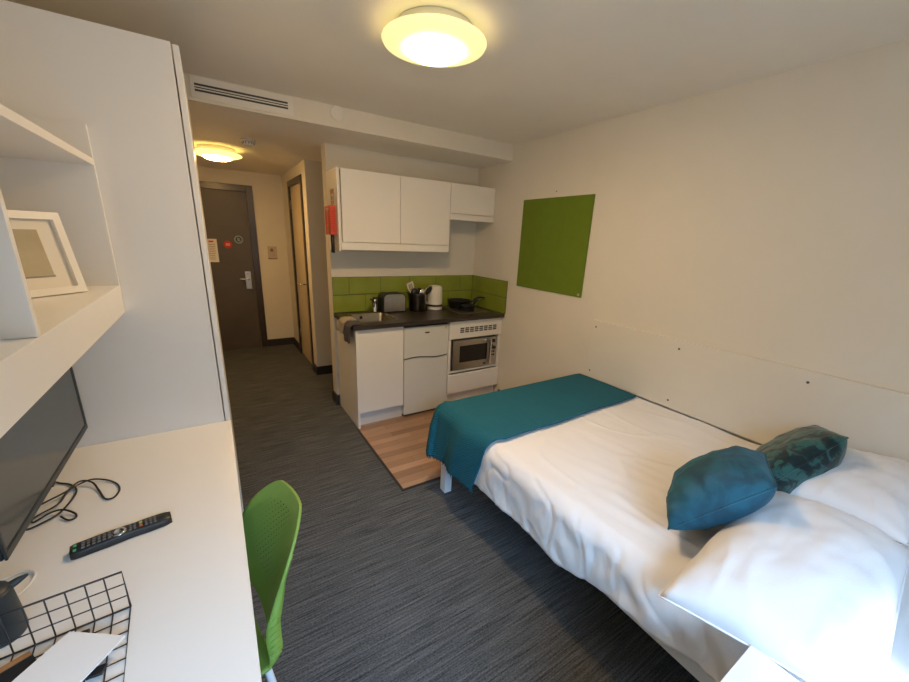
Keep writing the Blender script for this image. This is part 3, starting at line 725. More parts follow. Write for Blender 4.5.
# picture frame leaning back on its strut
def picture_frame():
    BR = Vector((-2.736, -1.733, 1.3745)); wd = Vector((-.6395, -.7688, 0)).normalized(); n = Vector((.7688, -.6395, 0))
    th = math.radians(10.5); up = Vector((0, 0, 1))*math.cos(th)-n*math.sin(th); nn = (n*math.cos(th)+Vector((0, 0, 1))*math.sin(th))
    W, Hh = .235, .2425
    t = thing('picture_frame', 'white picture frame leaning on the lower shelf board', 'picture frame', BR+wd*W/2)
    def slab(bm, x0, x1, y0, y1, d0, d1):
        c = [BR+wd*x+up*y+nn*d for d in (d0, d1) for y in (y0, y1) for x in (x0, x1)]
        v = [bm.verts.new(p) for p in c]
        for f in ((0, 2, 3, 1), (4, 5, 7, 6), (0, 1, 5, 4), (2, 6, 7, 3), (0, 4, 6, 2), (1, 3, 7, 5)): bm.faces.new([v[i] for i in f])
    b = .021; w = bmesh.new()
    slab(w, 0, W, 0, b, -.012, .006); slab(w, 0, W, Hh-b, Hh, -.012, .006); slab(w, 0, b, b, Hh-b, -.012, .006); slab(w, W-b, W, b, Hh-b, -.012, .006)
    obj('frame', w, M['white'], t)
    w = bmesh.new(); slab(w, b, W-b, b, Hh-b, -.010, -.006); obj('mount', w, M['mount'], t)
    w = bmesh.new(); slab(w, .066, W-.066, .060, Hh-.050, -.0058, -.0052); obj('picture', w, M['art'], t)
    w = bmesh.new(); slab(w, .064, W-.064, .054, .0595, -.0058, -.0050); lab(obj('mount_edge', w, M['print'], t), 'dark lower edge of the mount window')
    w = bmesh.new(); a = BR+wd*W/2+up*.15-nn*.013; c = BR+wd*W/2-n*.075
    for s in (-.02, .02):
        pass
    q = [a-wd*.02, a+wd*.02, c+wd*.025+Vector((0, 0, .0005)), c-wd*.025+Vector((0, 0, .0005))]
    A = [w.verts.new(p) for p in q]; B = [w.verts.new(p-n*.003) for p in q]
    w.faces.new(A); w.faces.new(B[::-1])
    for i in range(4): w.faces.new((A[i], B[i], B[(i+1) % 4], A[(i+1) % 4]))
    obj('strut', w, M['print'], t)
picture_frame()

# television
t = thing('television', 'flat black television above the desk, under the shelf unit', 'television', (-2.875, -1.94, .838))
TX = -2.853; ty0, ty1, tz0, tz1 = -2.297, -1.584, .838, 1.262
w = bmesh.new(); bx(w, TX-.030, TX-.006, ty0, ty1, tz0, tz1, .006, 3); bx(w, TX-.055, TX-.030, ty0+.12, ty1-.12, tz0+.03, tz1-.12, .006); obj('housing', w, M['ddark'], t)
w = bmesh.new(); b = .012
bx(w, TX-.0058, TX, ty0, ty1, tz0, tz0+.020, .0025); bx(w, TX-.0058, TX, ty0, ty1, tz1-b, tz1, .0025); bx(w, TX-.0058, TX, ty0, ty0+b, tz0+.020, tz1-b, .0025); bx(w, TX-.0058, TX, ty1-b, ty1, tz0+.020, tz1-b, .0025)
obj('bezel', w, M['ddark'], t)
obj('screen', box(TX-.0057, TX-.0030, ty0+b, ty1-b, tz0+.020, tz1-b), M['screen'], t)
w = bmesh.new(); bx(w, XL+.0005, XL+.012, -2.05, -1.83, .93, 1.13, .002); bx(w, XL+.012, TX-.0555, -1.97, -1.91, .99, 1.07, .002); obj('wall_bracket', w, M['black'], t)
w = bmesh.new(); bx(w, TX-.002, TX+.001, -1.99, -1.965, tz0-.002, tz0+.004); obj('sensor', w, M['black'], t)

# cables
def D(p): return (p[0], p[1], p[2])
cab = [(-2.96, -1.73, .754), (-2.93, -1.775, .754), (-2.896, -1.815, .754), (-2.862, -1.845, .755), (-2.836, -1.895, .757), (-2.834, -1.955, .760), (-2.850, -2.010, .757), (-2.876, -2.035, .755), (-2.91, -2.05, .754), (-2.945, -2.02, .754), (-2.94, -1.975, .757), (-2.905, -1.945, .762), (-2.868, -1.915, .764), (-2.836, -1.880, .765), (-2.808, -1.852, .760), (-2.770, -1.868, .756), (-2.737, -1.905, .754), (-2.722, -1.950, .754), (-2.730, -1.990, .754), (-2.752, -1.985, .754), (-2.775, -1.930, .755), (-2.800, -1.880, .764), (-2.830, -1.868, .771), (-2.852, -1.905, .768), (-2.862, -1.965, .762), (-2.905, -2.0, .756), (-2.90, -2.022, .755), (-2.868, -2.002, .761), (-2.840, -2.008, .764), (-2.812, -2.030, .756), (-2.806, -2.050, .754), (-2.820, -2.056, .754), (-2.842, -2.030, .757)]
w = bmesh.new(); tube(w, smooth_path(cab, 6), .0027, 8)
tag(obj('power_cable', w, M['black']), 'tangled black cable lying on the desk by the television', 'cable')
w = bmesh.new(); tube(w, smooth_path([(-2.955, -2.355, .7545), (-2.91, -2.350, .7545), (-2.867, -2.336, .7545), (-2.844, -2.311, .7545), (-2.836, -2.288, .7545), (-2.835, -2.258, .7545), (-2.852, -2.237, .7545), (-2.874, -2.236, .7545), (-2.91, -2.25, .7545)], 6), .0034, 8)
tag(obj('cable', w, M['plastic']), 'thin white cable curving on the desk by the dark jug', 'cable')

# remote control
def remote():
    a = Vector((-2.7795, -2.224, .75)); b = Vector((-2.569, -2.187, .75)); d = (b-a).normalized(); s = Vector((-d.y, d.x, 0)); Ln = (b-a).length; hw = .0225
    t = thing('remote_control', 'black television remote control on the desk', 'remote control', (a+b)/2)
    def P(l, x, z): return a+d*l+s*x+Vector((0, 0, z))
    w = bmesh.new()
    def ring(l):
        u = l/Ln; k = 1.
        if u < .05: k = .80+.20*math.sin(u/.05*PI/2)
        if u > .90: k = .70+.30*math.cos((u-.90)/.10*PI/2)
        if .35 < u < .8: k *= .95+.05*math.cos((u-.35)/.45*2*PI)
        h = hw*k; zt = .019+.003*math.sin(u*PI)
        return [P(l, x*h, z) for x, z in ((-1, .006), (-.96, .0005+.0045*0), (.96, .0005), (1, .006), (1, zt-.006), (.9, zt), (-.9, zt), (-1, zt-.006))]
    rings = [[w.verts.new(p) for p in ring(Ln*i/30)] for i in range(31)]
    for A, B in zip(rings, rings[1:]):
        for k in range(8):
            f = w.faces.new((A[k], A[(k+1) % 8], B[(k+1) % 8], B[k])); f.smooth = True
    w.faces.new(rings[0]); w.faces.new(rings[-1][::-1])
    obj('body', w, M['black'], t)
    def key(l, x, r, m, nm='button', lr=None):
        u = l/Ln; z = .0192+.003*math.sin(u*PI); w = bmesh.new(); lr = lr or r
        pts = [(l-lr, x-r), (l+lr, x-r), (l+lr, x+r), (l-lr, x+r)]
        A = [w.verts.new(P(p, q, z)) for p, q in pts]; B = [w.verts.new(P(p, q, z+.0016)) for p, q in pts]
        w.faces.new(A); w.faces.new(B)
        for i in range(4): w.faces.new((A[i], A[(i+1) % 4], B[(i+1) % 4], B[i]))
        return obj(nm, w, m, t)
    for x in (-.010, .010): lab(key(.010, x, .0045, M['greenk'], lr=.003), 'green button')
    for i in range(6):
        for x in (-.0115, 0, .0115): key(.026+i*.0105, x, .0034, M['grey'], lr=.003)
    u = .098/Ln; w = bmesh.new(); c = P(.098, 0, 0)
    lathe(w, [(.017, .0), (.0175, .002), (.009, .004), (.008, .003), (0, .0045)], c.x, c.y, 24, .7707); lab(obj('navigation_ring', w, M['chrome'], t), 'silver navigation ring')
    for l in (.122, .132):
        for x in (-.011, 0, .011): key(l, x, .003, M['grey'], lr=.0025)
    lab(key(.145, .009, .0035, M['yellow']), 'yellow button'); lab(key(.145, -.009, .0035, M['red']), 'red button'); lab(key(.145, 0, .003, M['greenk']), 'green button')
    for i in range(3):
        for x in (-.011, 0, .011): key(.157+i*.010, x, .003, M['grey'], lr=.0025)
remote()

# wire tray with an upright back grid
def wire_tray():
    C0 = Vector((-2.626, -2.478, .7535)); ex = Vector((-2.823, -2.493, .7535))-C0; ex = Vector((-1., -.072, 0)).normalized()
    ey = Vector((.072, -1., 0)).normalized()
    t = thing('wire_tray', 'black wire grid tray with an upright back on the desk', 'tray', C0+ex*.2+ey*.15)
    W, Dp, Hh = .36, .30, .100
    up = Vector((0, 0, 1))
    w = bmesh.new(); tube(w, [C0, C0+ex*W, C0+ex*W+ey*Dp, C0+ey*Dp], .0024, 8, closed=True); obj('base_rim', w, M['black'], t)
    w = bmesh.new()
    for i in range(1, 12): p = C0+ex*(W*i/12); tube(w, [p, p+ey*Dp], .0014, 6)
    for j in range(1, 9): p = C0+ey*(Dp*j/9); tube(w, [p, p+ex*W], .0014, 6)
    obj('base_grid', w, M['black'], t)
    w = bmesh.new(); tube(w, [C0, C0+up*Hh, C0+up*Hh+ex*W, C0+ex*W], .0022, 8); obj('back_rim', w, M['black'], t)
    w = bmesh.new()
    for i in range(1, 12): p = C0+ex*(W*i/12); tube(w, [p, p+up*Hh], .0014, 6)
    for j in (1, 2): p = C0+up*(Hh*j/3); tube(w, [p, p+ex*W], .0014, 6)
    obj('back_grid', w, M['black'], t)
wire_tray()
# things lying in the tray
def slab4(bm, q, th):
    A = [bm.verts.new(Vector(p)) for p in q]; B = [bm.verts.new(Vector(p)+Vector((0, 0, th))) for p in q]
    bm.faces.new(A[::-1]); bm.faces.new(B)
    for i in range(4): bm.faces.new((A[i], A[(i+1) % 4], B[(i+1) % 4], B[i]))
w = bmesh.new(); slab4(w, [(-2.765, -2.530, .757), (-2.695, -2.660, .757), (-2.830, -2.725, .757), (-2.905, -2.595, .757)], .014)
t = thing('wallet', 'black folder with a tan edge under the white booklet', 'folder', (-2.77, -2.60, .757))
obj('cover', w, M['black'], t)
w = bmesh.new(); slab4(w, [(-2.772, -2.518, .7572), (-2.768, -2.5295, .7572), (-2.908, -2.595, .7572), (-2.915, -2.582, .7572)], .015); lab(obj('spine', w, M['brown'], t), 'tan leather edge')
w = bmesh.new(); slab4(w, [(-2.617, -2.582, .777), (-2.714, -2.516, .777), (-2.815, -2.632, .777), (-2.715, -2.700, .777)], .004)
tag(obj('booklet', w, M['paper']), 'white booklet lying on the wire tray', 'booklet')
w = bmesh.new(); slab4(w, [(-2.643, -2.612, .7568), (-2.668, -2.612, .7568), (-2.672, -2.628, .7568), (-2.648, -2.630, .7568)], .006)
tag(obj('key_fob', w, M['black']), 'small black fob on the wire tray beneath the booklet edge', 'key fob')
w = bmesh.new(); slab4(w, [(-2.688, -2.508, .7568), (-2.702, -2.508, .7568), (-2.704, -2.518, .7568), (-2.690, -2.520, .7568)], .006)
tag(obj('clip', w, M['black']), 'small black clip behind the booklet on the wire tray', 'clip')
# dark jug
JX, JY = -2.862, -2.450
JX, JY = -2.838, -2.428
t = thing('jug', 'small dark lidded jug with a ring knob behind the wire tray', 'jug', (JX, JY, .7502))
w = bmesh.new(); lathe(w, [(0, .0002), (.034, .0002), (.036, .005), (.035, .05), (.032, .108), (.030, .112), (0, .112)], JX, JY, 40, .7502); obj('body', w, M['ddark'], t)
w = bmesh.new(); lathe(w, [(.030, .1125), (.028, .117), (.010, .120), (0, .120)], JX, JY, 32, .7502); obj('lid', w, M['ddark'], t)
w = bmesh.new(); tube(w, [(JX-.006+.013*math.cos(a)*.9, JY+.013*math.cos(a)*.44, .8702+.013+.013*math.sin(a)) for a in [2*PI*k/20 for k in range(20)]], .0035, 8, closed=True); obj('ring_knob', w, M['ddark'], t)
w = bmesh.new(); P_ = [(JX+.020, JY+.012, .855), (JX+.038, JY+.018, .862), (JX+.052, JY+.022, .866)]; tube(w, smooth_path(P_, 5), [.009, .0088, .0085, .008, .0075, .007, .006, .005, .004, .003, .002], 8); obj('spout', w, M['ddark'], t)
w = bmesh.new(); tube(w, smooth_path([(JX-.028, JY-.002, .85), (JX-.055, JY-.004, .852), (JX-.068, JY-.005, .82), (JX-.058, JY-.004, .79), (JX-.033, JY-.002, .775)], 6), .008, 10); obj('handle', w, M['ddark'], t)

# ------------------------------------------------------------------ chair
def chair():
    ctr = Vector((-2.515, -2.355, 0)); f = Vector((-.98, -.20, 0)).normalized(); s = Vector((-f.y, f.x, 0))   # s: sitter's left
    t = thing('chair', 'green plastic shell chair with a perforated back at the desk', 'chair', ctr)
    def W(x, d, z): return ctr+s*x-f*d+Vector((0, 0, z))
    prof = smooth_path([(-.215, .425, 0), (-.17, .447, 0), (-.05, .440, 0), (.08, .437, 0), (.105, .448, 0), (.136, .478, 0), (.157, .53, 0), (.186, .60, 0), (.219, .68, 0), (.250, .75, 0), (.276, .808, 0)], 8)
    n = len(prof); cum = [0]
    for a, b in zip(prof, prof[1:]): cum.append(cum[-1]+(b-a).length)
    Lt = cum[-1]
    def half(v):
        # half width along the profile
        if v < .42: return .205+.02*math.sin(v/.42*PI/2) if v > .05 else .205*(.8+.2*math.sin(v/.05*PI/2))
        if v < .74: return .225-.045*((v-.42)/.32)**1.3
        q = (v-.74)/.26; return .18*(1-.58*q**2.3)
    def pos(u, v):
        i = v*(n-1); k = min(n-2, int(i)); p = prof[k].lerp(prof[k+1], i-k)
        h = max(.05, half(v)); x = u*h
        wrap = 0; lift = 0
        if v > .40: wrap = 1.5*min(1, (v-.40)/.25)*x*x
        if v < .5: lift = .55*x*x*(1-v/.5*.4)
        return W(x, p.x-wrap, p.y+lift)
    nu, nv = 36, 90
    def sheet(v0, v1, hole):
        w = bmesh.new(); uvl = w.loops.layers.uv.new('UVMap'); V = {}
        j0, j1 = int(v0*nv), int(v1*nv)
        for i in range(nu+1):
            for j in range(j0, j1+1): V[i, j] = w.verts.new(pos(-1+2*i/nu, j/nv))
        for i in range(nu):
            for j in range(j0, j1):
                u = -1+2*(i+.5)/nu; v = (j+.5)/nv
                if hole and .41 < v < .57 and abs(u) < .9 and (abs(u)/.86)**4+(abs(v-.487)/.050)**4 < 1: continue
                fc = w.faces.new((V[i, j], V[i+1, j], V[i+1, j+1], V[i, j+1])); fc.smooth = True
                for lp, (a, b) in zip(fc.loops, ((i, j), (i+1, j), (i+1, j+1), (i, j+1))):
                    lp[uvl].uv = ((-1+2*a/nu)*half(b/nv), (b/nv-.5)*Lt)
        for vv in [x for x in w.verts if not x.link_faces]: w.verts.remove(vv)
        return w
    for nm, a, b, m in (('seat', 0, .5, M['chair']), ('backrest', .5, 1., M['perf'])):
        w = sheet(a, b, True)
        bmesh.ops.translate(w, vec=-ctr, verts=w.verts)
        bmesh.ops.recalc_face_normals(w, faces=w.faces)
        me = bpy.data.meshes.new(nm); w.to_mesh(me); w.free(); me.materials.append(m); me.materials.append(M['chair'])
        o = bpy.data.objects.new(nm, me); COL.objects.link(o); o.parent = t
        md = o.modifiers.new('s', 'SOLIDIFY'); md.thickness = .008; md.offset = 0; md.material_offset_rim = 1
    # stiffening rim along both sides of the back
    for sg in (-1, 1):
        w = bmesh.new(); A = []; B = []
        m_ = 34
        P = [pos(sg, .40+.46*i/m_) for i in range(m_+1)]
        Q = [pos(sg*.97, .40+.46*i/m_)-f*(.006+.028*math.sin(PI*min(1, (i+2)/(m_*.9)))) for i in range(m_+1)]
        A = [w.verts.new(p) for p in P]; B = [w.verts.new(p) for p in Q]
        for i in range(m_):
            fc = w.faces.new((A[i], A[i+1], B[i+1], B[i])); fc.smooth = True
        rim = obj('side_flange', w, M['chair'], t)
        md = rim.modifiers.new('s', 'SOLIDIFY'); md.thickness = .005; md.offset = 0
        w = bmesh.new()
        for i in range(6, 22, 2):
            a = P[i].lerp(Q[i], .15); b = P[i].lerp(Q[i], .9); tube(w, [a+s*sg*.004, b+s*sg*.004], .0022, 6)
        obj('rib', w, M['chair'], rim)
    for sx in (-1, 1):
        for d, foot in ((-.16, -.21), (.10, .15)):
            w = bmesh.new(); tube(w, smooth_path([W(sx*.05, d*.6, .425), W(sx*.15, d, .425), W(sx*.185, d+.1*(foot-d), .39), W(sx*.235, foot, .004)], 6), .010, 10); obj('leg', w, M['wmetal'], t)
    w = bmesh.new()
    bx(w, -.10, .10, -.12, .12, .412, .431)
    bmesh.ops.transform(w, matrix=Matrix.Translation(ctr) @ Matrix.Rotation(math.atan2(s.y, s.x), 4, 'Z'), verts=w.verts)
    obj('mounting_plate', w, M['wmetal'], t)
chair()

# ------------------------------------------------------------------ bed
BX0, BY1, BY0 = -1.275, -1.585, -3.66
t = thing('bed_frame', 'white wooden bed frame along the right wall', 'bed', (-.65, -2.62, 0))
for x0, x1 in ((BX0, BX0+.05), (-.075, -.025)):
    for y0, y1 in ((BY1-.06, BY1), (BY0, BY0+.06)):
        obj('leg', box(x0, x1, y0, y1, 0, .335, .0015), M['wmetal'], t)
obj('side_rail', box(BX0, BX0+.03, BY0, BY1, .336, .405, .0015), M['wmetal'], t)
obj('side_rail', box(-.055, -.025, BY0, BY1, .336, .405, .0015), M['wmetal'], t)
obj('end_rail', box(BX0+.031, -.056, BY1-.03, BY1, .336, .405, .0015), M['wmetal'], t)
obj('end_rail', box(BX0+.031, -.056, BY0, BY0+.03, .336, .405, .0015), M['wmetal'], t)
w = bmesh.new()
for i in range(14):
    y = BY0+.08+i*.142; bx(w, BX0+.031, -.056, y, y+.07, .372, .388)
obj('slats', w, M['wmetal'], t)
tag(obj('mattress', box(BX0+.02, -.03, BY0+.01, BY1-.03, .4055, .565, .04, 4), M['mattress']), 'white mattress on the bed under the duvet', 'mattress')

TOPZ = .600
def bedtop(x, y):
    # height of the bedding above the floor away from the edges
    z = TOPZ+.004*nz(x*2.2, y*2.2, 3)
    e = (-.03-x); z += .004*math.exp(-e/.04)            # sinks towards the wall
    q = max(0, min(1, (-2.75-y)/.3)); z += .015*q
    return z
def wrinkle(x, y):
    a = .003*nz(x*4+1.7*y, y*2.6-x, 1.)+.0012*nz(x*13-4*y, y*9, 5.)
    a += .0030*nz(x*24+y*3, y*4, 13.)*(.5+.5*nz(x*2, y*2, 21.))
    r = nz(x*2.6-y*1.2, y*2.0+x*2.6, 9.); a += .0035*max(0, .07-abs(r))/.07
    return a
def drape(x_edge, e, y, amp, ph, rad=.075, zt=None, out=0.):
    """point at arclength e past the flat part, over the long side; returns x,z"""
    zt = zt if zt is not None else TOPZ
    arc = rad*PI/2
    if e < arc:
        a = e/rad; x = x_edge-rad*math.sin(a); z = zt-rad*(1-math.cos(a))
    else:
        q = e-arc; x = x_edge-rad-out*q; z = zt-rad-q
    k = min(1, max(0, (e-.03)/.18))
    x -= k*amp*(math.sin(y*17+ph+2*nz(y*2, ph, 0))*.5+.5+nz(y*7, z*3, ph))
    return x, z
# duvet
w = bmesh.new()
XE = BX0+.055
def duv(u, v):
    y = -1.588-v*1.72
    flat = 1.155
    Ld = flat+.318+.014*nz(y*4, 2, 1)-.075*max(0, min(1, (-2.62-y)/.35))
    L = u*Ld
    rum = max(0, min(1, (-2.55-y)/.4))
    if L < flat:
        x = -.022-L*(1.183/1.155); q = min(1, L/.05)
        z = bedtop(x, y)+wrinkle(x, y)*(1+rum*1.3)
        pass
        en = max(0, (L-(flat-.25))/.25); z -= .010*en*en
        # foot end rolls over
        ft = max(0, (y+1.66)/.07); z -= .05*ft*ft
        return (x, y, z)
    e = L-flat; z0 = bedtop(-.022-flat, y)-.010
    x, z = drape(XE-.005, e, y, .006+.020*rum, .7, .075, z0, .0)
    z += wrinkle(e*2, y)*.6; x += (wrinkle(y*1.3, e*2.2)-.003)*1.6-.0075*min(1, e*6)*(nz(y*11+e*9, e*6-y*3, 31.)+.6*nz(y*23, e*12, 33.))*(.6+1.3*rum)
    ft = max(0, (y+1.66)/.07); z -= .03*ft*ft
    return (x, y+.012*nz(e*6, y*5, 4)*min(1, e*8), z)
grid(w, duv, 150, 190)
o = obj('duvet', w, M['duvet']); tag(o, 'crumpled white duvet spread over the bed', 'duvet')
md = o.modifiers.new('s', 'SOLIDIFY'); md.thickness = .012; md.offset = -1
# sheet over the head end
w = bmesh.new()
def sh(u, v):
    y = -3.10-v*.57; flat = 1.17; L = u*(flat+.17)
    if L < flat: x = -.04-L; return (x, y, .580+wrinkle(x, y)*.5-(.02*max(0, (v-.9)/.1)))
    e = L-flat; x, z = drape(XE-.002, e, y, .010, 2.2, .05, .580, .0); return (x, y, z)
grid(w, sh, 60, 30)
o = obj('fitted_sheet', w, M['duvet']); tag(o, 'white sheet over the head end of the mattress', 'sheet')
md = o.modifiers.new('s', 'SOLIDIFY'); md.thickness = .004; md.offset = -1

# teal throw over the foot
def throw():
    w = bmesh.new(); uv = None
    x_in = -.040; flatx = 1.170; y_in = -2.085; y_edge = -1.592
    flaty = y_edge-y_in; dx = .375; dy = .32
    zt = TOPZ+.014
    def fn(u, v):
        Lx = u*(flatx+dx); Ly = v*(flaty+dy)
        ex = Lx-flatx; ey = Ly-flaty
        x = x_in-Lx; y = y_in+Ly
        z = zt+.6*wrinkle(x, y)+.004*nz(x*2.2, y*2.2, 3)-.004*math.exp(-(-.03-x)/.04)
        if ex <= 0 and ey <= 0:
            en = max(0, 1+ex/.25); z -= .008*en*en
            y += .012*nz(x*3, y*2, 1)*(1-v) - .03*math.sin(u*PI)*(1-v)*.6
            return (x, y, z)
        z0 = zt-.008-.02*max(0, -(ey)/flaty-1)
        xe = XE-.012
        if ex > 0 and ey <= 0:
            xx, zz = drape(xe, ex*(1+.02*nz(y*30, 3, 3)), y, .016+.020*(Ly/flaty), 2.0, .075, z0, .06)
            yy = y-.10*min(1, ex/.4)*(1-Ly/flaty)*.5*-1-.03*min(1, ex/.3)*(1-Ly/flaty)
            yy = y+(.085*(1-Ly/flaty))*min(1, ex/.36)**1.2
            return (xx, yy, zz)
        if ey > 0 and ex <= 0:
            yy, zz = drape(-y_edge, ey, x, .016, 1.0, .06, z0-.004+.0*x, .04)
            return (x, -yy, zz)
        # hanging corner
        Lc = min(math.hypot(ex, ey), .30+.10*math.sqrt(ex*ex+ey*ey)+.5*0.1)
        th = math.atan2(ey, ex)
        rad = .07; arc = rad*PI/2
        if Lc < arc: o_ = rad*math.sin(Lc/rad); zz = z0-rad*(1-math.cos(Lc/rad))
        else: o_ = rad+.12*(Lc-arc); zz = z0-rad-(Lc-arc)
        k = min(1, Lc/.2); o_ += k*.034*(math.sin(th*9+.6))
        return (xe-o_*math.cos(th), y_edge+o_*math.sin(th), zz+.006*math.sin(th*14)*k)
    grid(w, fn, 120, 90)
    t = thing('throw_blanket', 'teal knitted throw folded over the foot of the bed', 'throw', (-.75, -1.8, .2))
    hem = [Vector(fn(1., j/44)) for j in range(45)]+[Vector(fn(i/90, 1.)) for i in range(90, 40, -1)]
    o = obj('fabric', w, M['knit'], t); md = o.modifiers.new('s', 'SOLIDIFY'); md.thickness = .010; md.offset = 1
    fr = bmesh.new(); rr = random.Random(3)
    for p in hem:
        for k in range(2):
            a = p+Vector((rr.uniform(-.006, .002), rr.uniform(-.007, .007), .004)); ln = rr.uniform(.012, .030)
            tube(fr, [a, a+Vector((rr.uniform(-.004, .004), rr.uniform(-.006, .006), -ln*.5)), a+Vector((rr.uniform(-.006, .006), rr.uniform(-.01, .01), -ln))], [.0028, .0022, .001], 5)
    f_ = obj('fringe', fr, M['knit'], t)
throw()

# pillows and cushions
def cushion(name, label, cat, c, th, m, pinch=.06, wr=.006, seed=0, group=None, pw=2.6, th_dn=None, seam=True, sag=0.):
    """c: corners P00,P10,P11,P01; th: thickness on the front (upper) face, th_dn on the back"""
    P00, P10, P11, P01 = [Vector(q) for q in c]
    n = (P11-P00).cross(P01-P10).normalized()
    if n.z < 0: n = -n
    th_dn = th if th_dn is None else th_dn
    ctr = (P00+P10+P11+P01)/4
    def base(u, v):
        uu = u*2-1; vv = v*2-1
        # sides bow inwards between the corners
        u2 = .5+.5*uu*(1-pinch*(1-vv*vv)); v2 = .5+.5*vv*(1-pinch*(1-uu*uu))
        p = P00.lerp(P10, u2).lerp(P01.lerp(P11, u2), v2)
        return p, uu, vv
    def prof(uu, vv):
        a = max(0, 1-abs(uu)**pw); b = max(0, 1-abs(vv)**pw); return (a*b)**.5
    N_ = 44
    w = bmesh.new()
    def top(u, v):
        p, uu, vv = base(u, v); k = prof(uu, vv)
        q = p+n*(th*k); ww = wr*(nz(uu*2.2+seed, vv*2.2, seed)+.5*nz(uu*6, vv*6, seed+4))*min(1, k*1.5)
        edge = wr*1.2*math.sin(uu*14+vv*3+seed)*(1-k)*k*2
        rg = abs(nz(uu*1.3+vv*1.9+seed, vv*1.1-uu*.7, seed)); cr = wr*1.5*max(0, .11-rg)/.11*min(1, k*2)*(1.15-k)
        return q+n*(ww+edge+cr)
    def bot(u, v):
        p, uu, vv = base(u, v); k = prof(uu, vv)
        return p-n*(th_dn*k)+n*(wr*.6*nz(uu*3, vv*3, seed+9)*min(1, k))
    A = grid(w, top, N_, N_); B = grid(w, bot, N_, N_)
    bmesh.ops.remove_doubles(w, verts=w.verts, dist=1e-5)
    t = thing(name, label, cat, ctr-n*0, group)
    o = obj('cover', w, m, t)
    if seam:
        lp = [base(i/20, 0)[0] for i in range(20)]+[base(1, i/20)[0] for i in range(20)]+[base(1-i/20, 1)[0] for i in range(20)]+[base(0, 1-i/20)[0] for i in range(20)]
        s = bmesh.new(); tube(s, lp, .0032, 6, closed=True); obj('seam', s, m, t)
    return t
cushion('pillow', 'large white pillow at the near side of the bed', 'pillow',
        [(-1.405, -3.035, .635), (-.66, -3.00, .690), (-.63, -3.385, .71), (-1.325, -3.45, .67)], .135, M['pillow'], .02, .007, 2, 'white pillows', 2.6, .06)
cushion('pillow', 'white pillow against the wall behind the dark green cushion', 'pillow',
        [(-.66, -2.985, .71), (-.055, -3.02, .725), (-.045, -3.36, .775), (-.64, -3.375, .735)], .085, M['pillow'], .03, .006, 7, 'white pillows', 2.6, .10)
cushion('cushion', 'smooth blue teal velvet cushion leaning on the near pillow', 'cushion',
        [(-1.175, -2.925, .68), (-1.010, -3.117, .912), (-.675, -2.985, .855), (-.83, -2.780, .625)], .11, M['teal_v'], .015, .005, 3, 'velvet cushions', 2.6, .085)
cushion('cushion', 'crushed dark green velvet cushion behind the blue one', 'cushion',
        [(-.785, -3.015, .735), (-.395, -3.135, .925), (-.075, -2.995, .82), (-.45, -2.86, .645)], .070, M['green_v'], .015, .005, 5, 'velvet cushions', 2.6, .115)

# bedside cabinet
t = thing('bedside_cabinet', 'white bedside cabinet beside the pillow end of the bed', 'bedside table', (-1.56, -3.46, 0))
w = bmesh.new(); bx(w, -1.775, -1.365, -3.69, -3.25, .05, .634); bx(w, -1.76, -1.38, -3.66, -3.28, 0, .05); obj('body', w, M['white'], t)
obj('top', box(-1.785, -1.357, -3.70, -3.240, .6345, .660, .001), M['white'], t)
for z0, z1 in ((.07, .345), (.351, .625)):
    d = obj('drawer', box(-1.795, -1.7755, -3.685, -3.255, z0, z1, .0015), M['white'], t)
    w = bmesh.new(); tube(w, smooth_path([(-1.795, -3.53, z1-.06), (-1.815, -3.53, z1-.06), (-1.818, -3.525, z1-.06), (-1.818, -3.415, z1-.06), (-1.815, -3.41, z1-.06), (-1.795, -3.41, z1-.06)], 3), .005, 8); obj('handle', w, M['steel'], d)

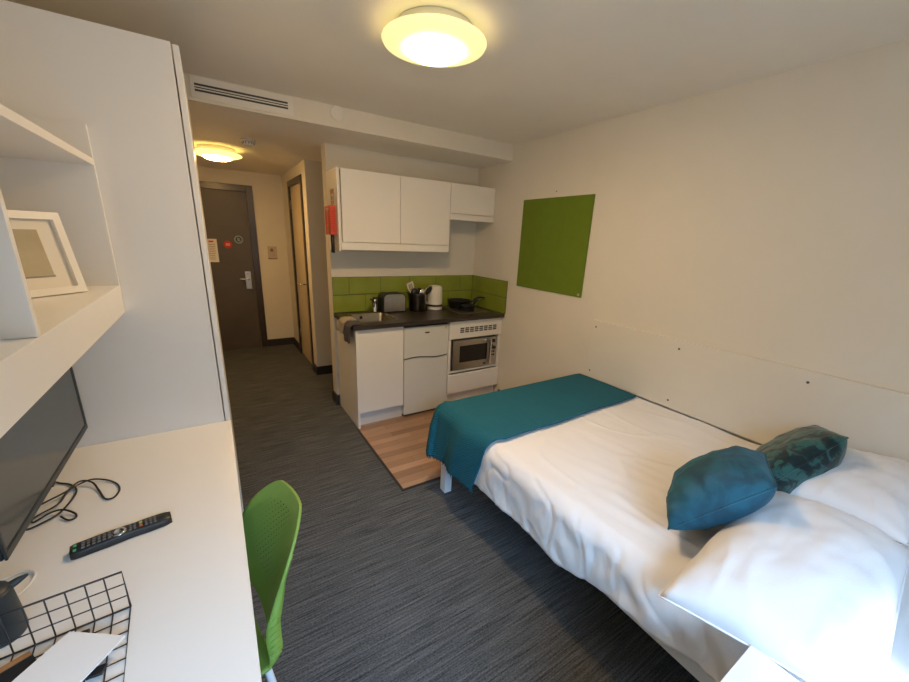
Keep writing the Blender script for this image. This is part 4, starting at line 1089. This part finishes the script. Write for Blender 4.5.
# ------------------------------------------------------------------ daylight
wd = bpy.data.worlds.new('World'); scene.world = wd; wd.use_nodes = True
wn = wd.node_tree.nodes; wl = wd.node_tree.links; bg = wn['Background']
tc = wn.new('ShaderNodeTexCoord'); sp = wn.new('ShaderNodeSeparateXYZ'); wr = wn.new('ShaderNodeValToRGB')
wl.new(tc.outputs['Generated'], sp.inputs[0]); wl.new(sp.outputs['Z'], wr.inputs['Fac'])
e = wr.color_ramp.elements; e[0].position = 0.; e[0].color = (.05, .05, .05, 1); e[1].position = .75; e[1].color = (.26, .40, .58, 1)
x_ = e.new(.22); x_.color = (.02, .02, .02, 1); x_ = e.new(.36); x_.color = (.11, .18, .27, 1); x_ = e.new(.54); x_.color = (.38, .62, .95, 1)
wl.new(wr.outputs['Color'], bg.inputs[0]); bg.inputs[1].default_value = SKY
pl = bpy.data.lights.new('window_portal', 'AREA'); pl.shape = 'RECTANGLE'; pl.size = wx1-wx0; pl.size_y = wz1-wz0
po = bpy.data.objects.new('window_portal', pl); COL.objects.link(po); po.location = ((wx0+wx1)/2, YW-.11, (wz0+wz1)/2); po.rotation_euler = (math.radians(90), 0, 0)
pl.cycles.is_portal = True
sl = bpy.data.lights.new('sun', 'SUN'); sl.energy = 1.8; sl.angle = math.radians(3); sl.color = (1., .97, .92)
so = bpy.data.objects.new('sun', sl); COL.objects.link(so)
so.rotation_euler = Vector((.30, .66, -.95)).to_track_quat('-Z', 'Y').to_euler()

# ------------------------------------------------------------------ camera
cam = bpy.data.cameras.new('camera'); co = bpy.data.objects.new('camera', cam); COL.objects.link(co)
R_ = Vector((0.84648048, -0.53065025, 0.04337189)); U_ = Vector((0.11522393, 0.262114, 0.95813344)); F_ = Vector((0.51980213, 0.80604377, -0.28301799))
co.matrix_world = Matrix(((R_.x, U_.x, -F_.x, -2.37553057), (R_.y, U_.y, -F_.y, -3.41160735), (R_.z, U_.z, -F_.z, 1.59121442), (0, 0, 0, 1)))
cam.sensor_width = 36; cam.sensor_fit = 'HORIZONTAL'; cam.lens = 376.1032/909*36
cam.shift_x = -(456.16-454.5)/909; cam.shift_y = (349.68-341)/909; cam.clip_start = .02
scene.camera = co
scene.view_settings.view_transform = 'Standard'; scene.view_settings.look = 'None'; scene.view_settings.gamma = 1.
scene.view_settings.use_curve_mapping = False; scene.view_settings.exposure = .85
scene.cycles.max_bounces = 10; scene.cycles.diffuse_bounces = 6
